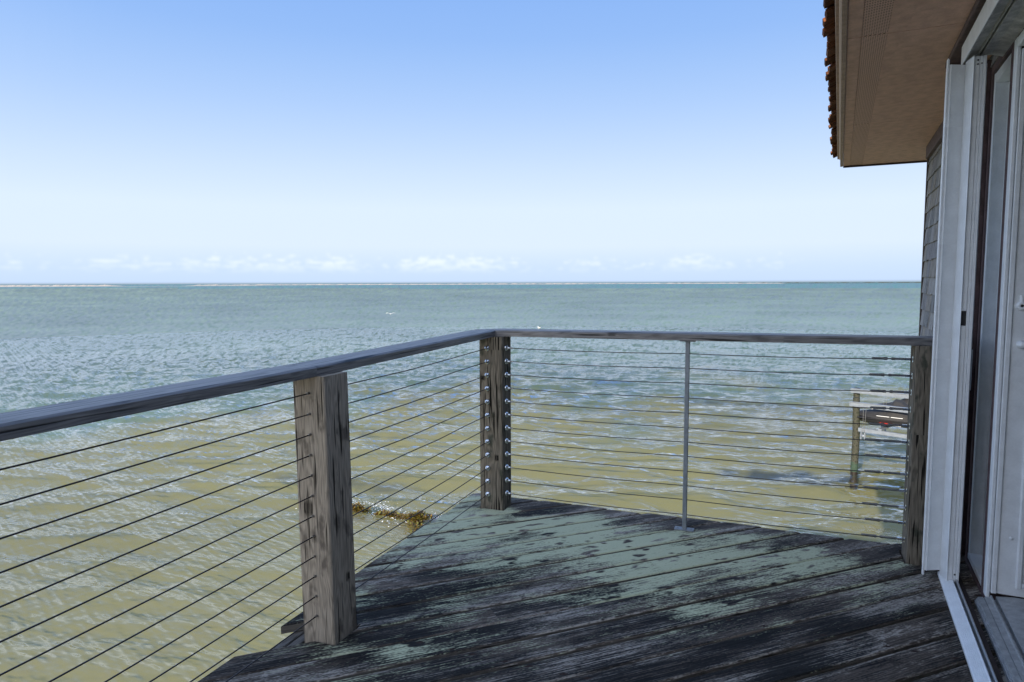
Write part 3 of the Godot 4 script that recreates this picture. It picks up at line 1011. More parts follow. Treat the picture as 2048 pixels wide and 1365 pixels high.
func build_house() -> void:
	rng.seed = 321
	var h := thing("house", "grey shingled house with brown soffit, wood shake eave and white door", "house", "", HOUSE_AT, HOUSE_TURN)
	var W := 0.160
	# walls (lower storey included)
	hbar("wall", M.shingle_back, h, W, 0.30, -6.6, 2.40, 1.235, 3.70, 0.001)
	hbar("wall", M.shingle_back, h, W, 0.30, -6.6, -0.02, -2.90, 1.235, 0.001)
	hbar("wall", M.shingle_back, h, W, 0.30, 2.315, 2.40, -1.0, 1.235, 0.001)
	hbar("wall", M.shingle_back, h, W, 0.30, -0.02, 2.40, -2.90, -1.0, 0.001)
	hbar("wall", M.shingle_back, h, 0.302, 6.9, -6.6, 2.40, 3.56, 3.70, 0.001)
	hbar("wall", M.shingle_back, h, 6.76, 6.9, -6.6, 2.40, -2.90, 3.555, 0.001)
	hbar("wall", M.shingle_back, h, 0.302, 6.75, -6.6, 2.40, -2.90, -2.76, 0.001)
	# room behind the door
	hbar("floor", M.room, h, 0.302, 6.75, -0.12, 0.035, -2.75, 3.55, 0.001)
	hbar("ceiling", M.room, h, 0.302, 6.75, 2.33, 2.38, -2.75, 3.55, 0.001)
	# shingles on the far stretch of wall, course by course
	var e := 0.127
	var variants := []
	for k in 5:
		variants.append(rng.randf())
	for row in 14:
		var y := 2.003 - 0.126 * (row - 2)
		if y + 0.16 > 2.40:
			pass
		var s := 1.33
		while s < 3.70:
			var w := rng.randf_range(0.09, 0.20)
			var s1 := minf(s + w, 3.705)
			if 3.705 - s1 < 0.06:
				s1 = 3.705
			var st := new_st()
			var dip := rng.randf_range(-0.005, 0.004)
			var y1 := minf(y + e + 0.012, 2.30)
			var thick := rng.randf_range(0.010, 0.015)
			var prof := PackedVector2Array([Vector2(W - 0.001, y + dip), Vector2(W - 0.004 - thick, y + dip), Vector2(W - 0.005, y1), Vector2(W - 0.001, y1)])
			sweep(st, prof, -s1 + 0.0018, -s, Transform3D.IDENTITY, Vector2(1, 1), Vector2.ZERO)
			# grain runs down the face: lay it again with the axes swapped
			var stf := new_st()
			shingle(stf, W, y + dip, y1, s, s1 - 0.0018, thick)
			if y1 > y + 0.02:
				put("shingle", stf, M.shingle_tones[rng.randi() % 4], h)
			s = s1
	# a few show between frieze and shutter head
	var s2 := -0.9
	while s2 < 1.22:
		var s3 := s2 + rng.randf_range(0.08, 0.19)
		var st := new_st()
		shingle(st, W, 2.318 + rng.randf_range(-0.004, 0.004), 2.398, s2, minf(s3, 1.24) - 0.003, 0.013)
		put("shingle", st, M.shingle_tones[rng.randi() % 4], h)
		s2 = s3
	# corner board and maroon trim
	hbar("corner_board", M.trim_brown, h, W - 0.020, W + 0.10, -6.6, 2.300, 3.706, 3.732, 0.002)
	hbar("frieze_board", M.maroon, h, W - 0.03, W - 0.001, 2.302, 2.3985, 1.40, 3.72, 0.002)
	hbar("frieze_board", M.maroon, h, -0.022, 0.070, 2.372, 2.3985, -2.9, 1.36, 0.002)
	hbar("casing", M.maroon, h, -0.020, W - 0.002, -0.02, 2.370, 1.30, 1.335, 0.002)
	hbar("casing", M.maroon, h, W - 0.012, 0.24, 0.0, 2.314, 1.208, 1.234, 0.002)
	hbar("casing", M.maroon, h, W - 0.016, 0.22, 2.280, 2.316, -1.0, 1.207, 0.002)
	hbar("casing", M.maroon, h, W - 0.016, 0.24, -0.02, 2.279, 0.725, 0.800, 0.002)
	hbar("sill_board", M.maroon, h, W - 0.018, 0.30, -0.02, 0.012, 0.801, 1.207, 0.002)
	hbar("sill_board", M.maroon, h, W - 0.016, 0.30, -0.02, 0.008, -1.0, 0.724, 0.002)
	# narrow window beside the door
	var win := Node3D.new()
	win.name = "window"
	h.add_child(win, true)
	hbar("jamb", M.white, win, W - 0.004, 0.235, 0.020, 2.278, 1.180, 1.206)
	hbar("jamb", M.white, win, W - 0.004, 0.235, 0.020, 2.278, 0.802, 0.822)
	hbar("head", M.white, win, W - 0.004, 0.235, 2.235, 2.278, 0.824, 1.178)
	hbar("sill", M.white, win, W - 0.010, 0.235, 0.014, 0.040, 0.824, 1.178)
	hbar("stop", M.white, win, 0.206, 0.222, 0.042, 2.233, 1.150, 1.178, 0.003)
	hbar("stop", M.white, win, 0.206, 0.222, 0.042, 2.233, 0.824, 0.850, 0.003)
	hbar("rail", M.white, win, 0.206, 0.222, 2.13, 2.233, 0.852, 1.148, 0.003)
	hbar("pane", M.glass, win, 0.2125, 0.2165, 0.044, 2.128, 0.852, 1.148, 0.0005)
	# door frame and leaf, the leaf standing open across the wall
	hbar("door_frame", M.white, h, 0.137, 0.152, 0.040, 2.278, 0.660, 0.712, 0.003)
	hbar("door_frame", M.white, h, 0.137, 0.30, 0.040, 2.278, -0.990, -0.930, 0.003)
	hbar("door_frame", M.white, h, 0.137, 0.30, 2.240, 2.278, -0.925, 0.655, 0.003)
	var leaf := hbar("door", M.white, h, 0.154, 0.980, 0.062, 2.232, 0.662, 0.706, 0.003)
	hbar("weather_strip", M.white, leaf, 0.154, 0.172, 0.062, 2.232, 0.654, 0.6615, 0.002)
	var mst := new_st()
	# raised moulding round the panel
	for q in [[0.235, 0.255, 0.10, 2.10], [0.88, 0.90, 0.10, 2.10]]:
		bar(mst, Vector3(q[0], q[2], -0.6615), Vector3(q[1], q[3], -0.650), 0.004)
	bar(mst, Vector3(0.2555, 0.10, -0.6615), Vector3(0.8795, 0.12, -0.650), 0.004)
	bar(mst, Vector3(0.2555, 2.08, -0.6615), Vector3(0.8795, 2.10, -0.650), 0.004)
	put("moulding", mst, M.white, leaf)
	var lk := new_st()
	lathe(lk, Vector3(0.200, 1.243, -0.661), Vector3(0, 0, 1), [Vector2(0.020, 0.0), Vector2(0.020, 0.006), Vector2(0.014, 0.014), Vector2(0.006, 0.016), Vector2(0.0055, 0.010), Vector2(0.0001, 0.010)], 18)
	bar(lk, Vector3(0.192, 1.250, -0.661), Vector3(0.208, 1.285, -0.648), 0.005)
	var lock := put("lock", lk, M.white, leaf)
	lk = new_st()
	lathe(lk, Vector3(0.200, 1.243, -0.6462), Vector3(0, 0, 1), [Vector2(0.0052, -0.005), Vector2(0.0052, 0.0015), Vector2(0.0001, 0.0015)], 10)
	put("keyhole", lk, M.dark, lock)
	lk = new_st()
	lathe(lk, Vector3(0.205, 1.090, -0.661), Vector3(0, 0, 1), [Vector2(0.017, 0.0), Vector2(0.016, 0.012), Vector2(0.010, 0.026), Vector2(0.010, 0.045), Vector2(0.0001, 0.047)], 14)
	tube(lk, [Vector3(0.198, 1.092, -0.618), Vector3(0.225, 1.091, -0.614), Vector3(0.27, 1.088, -0.612), Vector3(0.315, 1.086, -0.616)], [0.013, 0.010, 0.0085, 0.009], 10)
	put("handle", lk, M.white, leaf)
	lk = new_st()
	lathe(lk, Vector3(0.212, 0.300, -0.661), Vector3(0, 0, 1), [Vector2(0.0075, 0.0), Vector2(0.0065, 0.003), Vector2(0.0001, 0.004)], 10)
	put("screw_cap", lk, M.white, leaf)
	# threshold: grooved aluminium
	var th := new_st()
	sweep(th, PackedVector2Array([Vector2(0.100, 0.012), Vector2(0.100, 0.024), Vector2(0.104, 0.024), Vector2(0.104, 0.030), Vector2(0.108, 0.030), Vector2(0.110, 0.038), Vector2(0.128, 0.041), Vector2(0.129, 0.038), Vector2(0.131, 0.038), Vector2(0.132, 0.042), Vector2(0.150, 0.045), Vector2(0.152, 0.054), Vector2(0.157, 0.054), Vector2(0.158, 0.036), Vector2(0.170, 0.036), Vector2(0.171, 0.052), Vector2(0.205, 0.057), Vector2(0.235, 0.060), Vector2(0.40, 0.060), Vector2(0.40, 0.012)]), -0.652, 0.92, Transform3D.IDENTITY, Vector2.ONE)
	put("threshold", th, M.alu, h)
	# soffit: three boards of panel with a punched strip, fascia and end trim
	for q in [[-2.95, 0.787], [0.794, 2.644], [2.651, 4.44]]:
		hbar("soffit_panel", M.soffit, h, -0.2996, W + 0.35, 2.400, 2.412, q[0], q[1], 0.001)
		hbar("soffit_panel", M.soffit, h, -0.4555, -0.4004, 2.400, 2.412, q[0], q[1], 0.001)
		var vs := new_st()
		bar(vs, Vector3(-0.400, 2.4015, -q[1]), Vector3(-0.300, 2.4115, -q[0]), 0.0005, Vector2(28.0, 28.0))
		put("soffit_vent", vs, M.vent, h)
	hbar("soffit_light_stop", M.trim_dark, h, -0.455, W + 0.35, 2.4125, 2.425, -2.95, 4.441, 0.001)  # unseen board, added to stop light leaking between the soffit panels
	hbar("fascia", M.fascia, h, -0.481, -0.456, 2.395, 2.458, -2.95, 4.452, 0.003)
	hbar("fascia", M.fascia, h, -0.506, -0.470, 2.464, 2.498, -2.95, 4.447, 0.003)
	hbar("drip_edge", M.drip, h, -0.490, -0.458, 2.4585, 2.4632, -2.95, 4.45, 0.0008)
	hbar("end_trim", M.trim_dark, h, -0.455, 6.0, 2.386, 2.440, 4.442, 4.470, 0.002)
	# roof plane and ragged wood shakes at the eave
	var ang := deg_to_rad(24.0)
	var rs := new_st()
	sweep(rs, PackedVector2Array([Vector2(-0.505, 2.500), Vector2(3.40, 2.500 + 3.905 * tan(ang)), Vector2(7.30, 2.500), Vector2(7.30, 2.56), Vector2(3.40, 2.56 + 3.905 * tan(ang)), Vector2(-0.505, 2.56)]), -4.46, 3.0, Transform3D.IDENTITY, Vector2.ONE)
	put("roof", rs, M.roof, h)
	for layer in 3:
		var s := 4.47 - layer * 0.01
		while s > -2.2:
			var w := rng.randf_range(0.07, 0.17)
			var out := -0.552 + layer * 0.012 + rng.randf_range(-0.010, 0.014)
			var lift := 2.488 + layer * 0.020 + rng.randf_range(-0.004, 0.006)
			var th2 := rng.randf_range(0.012, 0.020)
			var kst := new_st()
			var a0 := Vector3(out, lift, 0)
			var dirv := Vector3(cos(ang), sin(ang), 0)
			var upv := Vector3(-sin(ang), cos(ang), 0)
			var tw := rng.randf_range(-0.05, 0.05)
			var bs := Basis(dirv, upv, Vector3(0, 0, 1)).rotated(dirv, tw + 0.05)
			var tf := Transform3D(bs, a0 + Vector3(0, 0, -s + w / 2.0))
			# length along x, grain along x: profile in (z, y) swept along x
			sweep(kst, cham(w - 0.006, th2, 0.002), 0.0, 0.30, tf * Transform3D(Basis(Vector3(0, 0, -1), Vector3(0, 1, 0), Vector3(1, 0, 0)), Vector3.ZERO), Vector2(4.0, 1.0), Vector2(rng.randf(), rng.randf()))
			put("roof_shake", kst, M.shake_tones[rng.randi() % 3], h)
			s -= w

func shingle(st: SurfaceTool, W: float, y0: float, y1: float, s0: float, s1: float, th: float) -> void:
	var uo := Vector2(rng.randf(), rng.randf())
	var x0 := W - 0.004 - th
	var x1 := W - 0.005
	var xb := W - 0.001
	var A := Vector3(x0, y0, -s0)
	var B := Vector3(x0, y0, -s1)
	var C := Vector3(x1, y1, -s1)
	var D := Vector3(x1, y1, -s0)
	var k := 4.0
	quad(st, A, B, C, D, Vector3.LEFT, uo, uo + Vector2((s1 - s0) * k, 0), uo + Vector2((s1 - s0) * k, y1 - y0), uo + Vector2(0, y1 - y0))
	var A2 := Vector3(xb, y0, -s0)
	var B2 := Vector3(xb, y0, -s1)
	quad(st, A, B, B2, A2, Vector3.DOWN, uo, uo + Vector2((s1 - s0) * k, 0), uo + Vector2((s1 - s0) * k, 0.02), uo + Vector2(0, 0.02))
	tri(st, A, D, A2, uo, uo + Vector2(0, y1 - y0), uo + Vector2(0.02, 0), Vector3(0, 0, 1))
	tri(st, B, C, B2, uo, uo + Vector2(0, y1 - y0), uo + Vector2(0.02, 0), Vector3(0, 0, -1))

# Unseen house-shaped block, added behind the camera to keep sun off the deck.
func build_shade_block() -> void:
	var n := thing("added_shade_block", "unseen pale house-shaped block with brown roof added behind the deck to shade it", "house", "", Vector3(-1.95, 0, 12.2), -8.0)
	var w := 2.45
	var top := 5.78
	for q in [[-w, -w + 0.15, -4.0, 4.0], [w - 0.15, w, -4.0, 4.0]]:
		var st := new_st()
		bar(st, Vector3(q[0], -6.8, q[2]), Vector3(q[1], top, q[3]), 0.004)
		put("wall", st, M.shade_block, n)
	for z in [-4.0, 3.85]:
		var st := new_st()
		bar(st, Vector3(-w + 0.153, -6.8, z), Vector3(w - 0.153, top - 0.003, z + 0.15), 0.004)
		put("wall", st, M.shade_block, n)
	var st := new_st()
	sweep(st, PackedVector2Array([Vector2(-w - 0.12, top + 0.002), Vector2(w + 0.12, top + 0.002), Vector2(w + 0.12, top + 0.10), Vector2(0, top + 0.16), Vector2(-w - 0.12, top + 0.10)]), -4.1, 4.1)
	put("roof", st, M.roof, n)
	for y in [-3.9, -0.6, 2.7]:
		st = new_st()
		bar(st, Vector3(-0.5, y, -4.02), Vector3(0.5, y + 1.4, -4.003), 0.004)
		var fr := put("window", st, M.white, n)
		st = new_st()
		bar(st, Vector3(-0.43, y + 0.07, -4.03), Vector3(0.43, y + 1.33, -4.0215), 0.002)
		put("pane", st, M.dark, fr)

# ------------------------------------------------------------------ storm shutter
func build_shutter() -> void:
	var h := thing("storm_shutter", "white aluminium accordion storm shutter folded in its tracks beside the door", "shutter", "", HOUSE_AT, HOUSE_TURN)
	var st := new_st()
	# floor track: ribbed flange, slot, inner rail
	var fl := PackedVector2Array([Vector2(0.0, 0.001), Vector2(0.0, 0.013)])
	for k in 6:
		var x := 0.003 + k * 0.0058
		fl.append(Vector2(x, 0.015 + k * 0.0022))
		fl.append(Vector2(x + 0.0042, 0.0165 + k * 0.0022))
		fl.append(Vector2(x + 0.0046, 0.0155 + k * 0.0022))
	fl.append(Vector2(0.041, 0.030))
	fl.append(Vector2(0.0435, 0.030))
	fl.append(Vector2(0.0435, 0.001))
	sweep(st, fl, -0.935, 2.85)
	var track := put("floor_track", st, M.white, h)
	st = new_st()
	sweep(st, PackedVector2Array([Vector2(0.044, 0.001), Vector2(0.044, 0.008), Vector2(0.0545, 0.008), Vector2(0.0545, 0.032), Vector2(0.0585, 0.034), Vector2(0.062, 0.032), Vector2(0.064, 0.010), Vector2(0.064, 0.001)]), -0.935, 2.85)
	put("track_rail", st, M.alu, track)
	hbar("track_base", M.trim_dark, track, 0.0645, 0.088, 0.001, 0.010, -2.85, 0.935, 0.001)
	# head track
	st = new_st()
	sweep(st, PackedVector2Array([Vector2(-0.003, 2.276), Vector2(0.004, 2.276), Vector2(0.005, 2.290), Vector2(0.042, 2.296), Vector2(0.043, 2.286), Vector2(0.046, 2.286), Vector2(0.047, 2.320), Vector2(0.054, 2.320), Vector2(0.055, 2.288), Vector2(0.060, 2.288), Vector2(0.061, 2.300), Vector2(0.100, 2.304), Vector2(0.143, 2.290), Vector2(0.143, 2.350), Vector2(-0.003, 2.350)]), -0.96, 2.85)
	put("head_track", st, M.white_dirty, h)
	hbar("track_edge", M.white, h, -0.0065, -0.0032, 2.270, 2.352, -2.85, 0.965, 0.0008)
	# folded blades: flat ribs, one behind the other, with round hinge knuckles
	var y0 := 0.034
	var y1 := 2.266
	# outer blade with its hinge knuckle
	st = new_st()
	sweep(st, PackedVector2Array([Vector2(-0.060, -0.874), Vector2(-0.054, -0.874), Vector2(-0.053, -0.871), Vector2(-0.050, -0.871), Vector2(-0.049, -0.876), Vector2(0.004, -0.906), Vector2(0.004, -0.912), Vector2(-0.049, -0.882), Vector2(-0.060, -0.882)]), y0, y1 - 0.006, Transform3D(Basis(Vector3(1, 0, 0), Vector3(0, 0, 1), Vector3(0, 1, 0)), Vector3.ZERO))
	put("blade", st, M.white, h)
	st = new_st()
	tube(st, [Vector3(-0.0640, y0 - 0.022, -0.876), Vector3(-0.0640, y0 - 0.020, -0.876), Vector3(-0.0640, y1 + 0.014, -0.876), Vector3(-0.0640, y1 + 0.020, -0.876)], [0.003, 0.0055, 0.0055, 0.002], 10)
	put("hinge_knuckle", st, M.white, h)
	# lead post: slanted side facing the deck and a flat face with the lock slot
	var up := Transform3D(Basis(Vector3(1, 0, 0), Vector3(0, 0, 1), Vector3(0, 1, 0)), Vector3.ZERO)
	st = new_st()
	sweep(st, PackedVector2Array([Vector2(0.0035, -0.902), Vector2(0.0185, -0.818), Vector2(0.0205, -0.815), Vector2(0.0215, -0.815), Vector2(0.0235, -0.820), Vector2(0.0235, -0.918), Vector2(0.0045, -0.918)]), 0.016, y1 + 0.004, up)
	put("lead_post", st, M.white, h)
	# its face, in pieces round the slot
	var face := func(called: String, o0: float, o1: float, ya: float, yb: float, sf: float, sb: float) -> void:
		hbar(called, M.white, h, o0, o1, ya, yb, sf, sb, 0.0012)
	face.call("post_face", 0.0240, 0.0425, 0.018, 1.150, 0.824, 0.834)
	face.call("post_face", 0.0240, 0.0425, 1.214, y1 + 0.002, 0.824, 0.834)
	face.call("post_face", 0.0432, 0.0540, 0.018, y1 + 0.002, 0.826, 0.836)
	face.call("post_face", 0.0546, 0.0665, 0.018, y1 + 0.002, 0.823, 0.900)
	hbar("slot", M.dark, h, 0.0242, 0.0424, 1.1505, 1.2135, 0.838, 0.846, 0.0005)
	for q in [[0.0505, 0.052, 0.0042], [0.036, 2.252, 0.0040], [0.036, 2.236, 0.0040], [0.050, 2.238, 0.0032]]:
		st = new_st()
		lathe(st, Vector3(q[0], q[1], -0.8265 if q[0] > 0.043 else -0.8245), Vector3(0, 0, 1), [Vector2(q[2], 0.0), Vector2(q[2] * 0.8, 0.0022), Vector2(0.0001, 0.0026)], 10)
		put("screw", st, M.dark, h)
	# blades folded up behind
	for k in 4:
		var s := 0.915 + k * 0.020
		st = new_st()
		var sk := 0.006 if k % 2 == 0 else -0.006
		sweep(st, PackedVector2Array([Vector2(-0.050, -s - sk), Vector2(0.072, -s + sk), Vector2(0.072, -s - 0.006 + sk), Vector2(-0.050, -s - 0.006 - sk)]), y0 + 0.01, y1 - 0.02, up)
		put("blade", st, M.white, h)
		st = new_st()
		var ko := 0.077 if k % 2 == 0 else -0.055
		var kz: float = -s - 0.003 + (sk if k % 2 == 0 else -sk)
		tube(st, [Vector3(ko, y0, kz), Vector3(ko, y1 - 0.01, kz)], [0.0048, 0.0048], 9)
		put("hinge_knuckle", st, M.white, h)
	hbar("pull_strip", M.white, h, 0.083, 0.088, 0.86, 1.04, 0.925, 0.934, 0.001)

# ------------------------------------------------------------------ boat lift and watercraft
func build_lift() -> void:
	rng.seed = 55
	var L := thing("boat_lift", "boat lift on round timber pilings with pale aluminium beams, standing in the water", "boat lift", "", Vector3(2.70, 0, -28.16), -25.0)
	var W := 4.4
	var D := 2.13
	for q in [[0.0, 0.0, -2.98], [-0.755, -D, -2.93], [W, 0.0, -2.98], [W - 0.7, -D, -2.93]]:
		var st := new_st()
		var pts := []
		var rr := []
		for k in 9:
			var f := k / 8.0
			pts.append(Vector3(q[0] + 0.02 * sin(f * 5.0), lerpf(-5.45, q[2], f), q[1])); rr.append(0.128 - 0.012 * f)
		tube(st, pts, rr, 16)
		var p := put("piling", st, M.piling, L)
		st = new_st()
		tube(st, [Vector3(q[0], -5.78, q[1]), Vector3(q[0], -5.40, q[1])], [0.124, 0.1285], 16)
		put("algae_band", st, M.algae, p)
		st = new_st()
		tube(st, [Vector3(q[0], -7.2, q[1]), Vector3(q[0], -6.28, q[1]), Vector3(q[0] - 0.01, -6.15, q[1]), Vector3(q[0], -6.0, q[1]), Vector3(q[0], -5.77, q[1])], [0.125, 0.132, 0.140, 0.128, 0.123], 16)
		put("wet_foot", st, M.wet, p)
	# top beams
	for q in [0.0, -D]:
		var st := new_st()
		var y := -3.28 if q == 0.0 else -3.10
		sweep(st, PackedVector2Array([Vector2(0.14, y), Vector2(0.24, y), Vector2(0.24, y + 0.02), Vector2(0.20, y + 0.03), Vector2(0.20, y + 0.14), Vector2(0.25, y + 0.15), Vector2(0.25, y + 0.17), Vector2(0.13, y + 0.17), Vector2(0.13, y + 0.15), Vector2(0.16, y + 0.14), Vector2(0.16, y + 0.03), Vector2(0.14, y + 0.02)]), -0.18, W + 0.2, Transform3D(Basis(Vector3(0, 0, 1), Vector3(0, 1, 0), Vector3(-1, 0, 0)).inverse(), Vector3(0.0 if q == 0.0 else -0.75, 0, q + 0.38)))
		put("top_beam", st, M.lift, L)
	# cradle beams, hung on wires with pulleys
	for q in [0.16, -D + 0.16]:
		var st := new_st()
		bar(st, Vector3(0.16, -4.20, q - 0.06), Vector3(W - 0.16, -4.06, q + 0.06), 0.006)
		put("cradle_beam", st, M.lift, L)
		for x in [0.36, W - 0.36]:
			st = new_st()
			for dx in [-0.05, 0.05]:
				tube(st, [Vector3(x + dx, -3.14, q + 0.04), Vector3(x + dx * 0.5, -4.32, q + 0.10)], [0.008, 0.008], 5)
			put("wire", st, M.steel, L)
			st = new_st()
			for dx in [-0.07, 0.06]:
				bar(st, Vector3(x + dx - 0.022, -4.47, q + 0.07), Vector3(x + dx + 0.022, -4.20, q + 0.13), 0.004)
			lathe(st, Vector3(x - 0.05, -4.33, q + 0.10), Vector3(1, 0, 0), [Vector2(0.0001, 0.0), Vector2(0.07, 0.0), Vector2(0.055, 0.05), Vector2(0.07, 0.10), Vector2(0.0001, 0.10)], 12)
			put("pulley", st, M.lift, L)
	for x in [0.9, W - 0.9]:
		var st := new_st()
		bar(st, Vector3(x - 0.06, -4.055, -D + 0.1), Vector3(x + 0.06, -3.99, 0.22), 0.004)
		put("bunk", st, M.lift, L)
	# two covered personal watercraft
	craft("black covered personal watercraft with pale lettering stripe, on the cradle's open side", Vector3(2.62, 0, -28.62), 0.03, true)
	craft("black covered personal watercraft with red and white bow, behind the lettered one", Vector3(3.35, 0, -30.20), 0.06, false)

func craft(label: String, at: Vector3, lift: float, stripe: bool) -> void:
	var o := thing("personal_watercraft", label, "watercraft", "watercraft on the boat lift", at, -20.0)
	# stations along x: [x, half width, keel y, gunwale y, cover top y]
	var S := [[0.10, 0.10, -3.80, -3.66, -3.62], [0.28, 0.34, -3.93, -3.66, -3.545], [0.62, 0.50, -3.98, -3.68, -3.47], [0.95, 0.56, -3.985, -3.69, -3.37], [1.25, 0.58, -3.985, -3.69, -3.20], [1.45, 0.58, -3.985, -3.69, -2.98], [1.66, 0.58, -3.985, -3.69, -3.02], [1.95, 0.58, -3.985, -3.69, -3.27], [2.45, 0.56, -3.985, -3.70, -3.28], [2.85, 0.52, -3.98, -3.70, -3.42], [3.10, 0.44, -3.95, -3.72, -3.60]]
	var hull := new_st()
	var cov := new_st()
	var rings := []
	for s in S:
		var hr := []
		var cr := []
		for k in 9:
			var a := PI * k / 8.0
			var zc: float = cos(a)
			hr.append(Vector3(s[0], lift + lerpf(s[3], s[2], pow(sin(a), 0.7)), zc * s[1] * (1.0 - 0.25 * sin(a))))
			cr.append(Vector3(s[0], lift + s[3] + 0.012 + (s[4] - s[3]) * pow(sin(a), 1.25), zc * (s[1] + 0.025) * (0.92 if k % 8 else 1.0)))
		rings.append([hr, cr])
	for i in S.size() - 1:
		for k in 8:
			quad(hull, rings[i][0][k], rings[i + 1][0][k], rings[i + 1][0][k + 1], rings[i][0][k + 1], Vector3(0, -0.6, cos(PI * (k + 0.5) / 8.0)))
			quad(cov, rings[i][1][k], rings[i + 1][1][k], rings[i + 1][1][k + 1], rings[i][1][k + 1], Vector3(0, 0.8, cos(PI * (k + 0.5) / 8.0)))
	put("hull", hull, M.craft_black, o)
	put("cover", cov, M.cover, o)
	var st := new_st()
	bar(st, Vector3(0.30, lift - 3.715, 0.30), Vector3(3.0, lift - 3.685, 0.585), 0.01)
	put("bumper", st, M.craft_black, o)
	st = new_st()
	bar(st, Vector3(0.16, lift - 3.80, 0.10), Vector3(0.62, lift - 3.70, 0.33), 0.02)
	put("bow_panel", st, M.craft_white if not stripe else M.craft_black, o)
	st = new_st()
	bar(st, Vector3(0.22, lift - 3.69, 0.12), Vector3(0.66, lift - 3.635, 0.36), 0.015)
	put("bow_flash", st, M.craft_red if not stripe else M.cover, o)
	if stripe:
		for q in [[0.95, 0.42], [1.42, 0.38]]:
			st = new_st()
			bar(st, Vector3(q[0], -3.555, 0.545), Vector3(q[0] + q[1], -3.535, 0.57), 0.003)
			put("lettering_stripe", st, M.craft_white, o)
		st = new_st()
		bar(st, Vector3(1.05, -3.825, 0.48), Vector3(1.45, -3.79, 0.545), 0.006)
		put("hull_flash", st, M.craft_red, o)
		st = new_st()
		bar(st, Vector3(1.18, -3.86, 0.47), Vector3(1.75, -3.83, 0.530), 0.006)
		put("hull_stripe", st, M.craft_white, o)

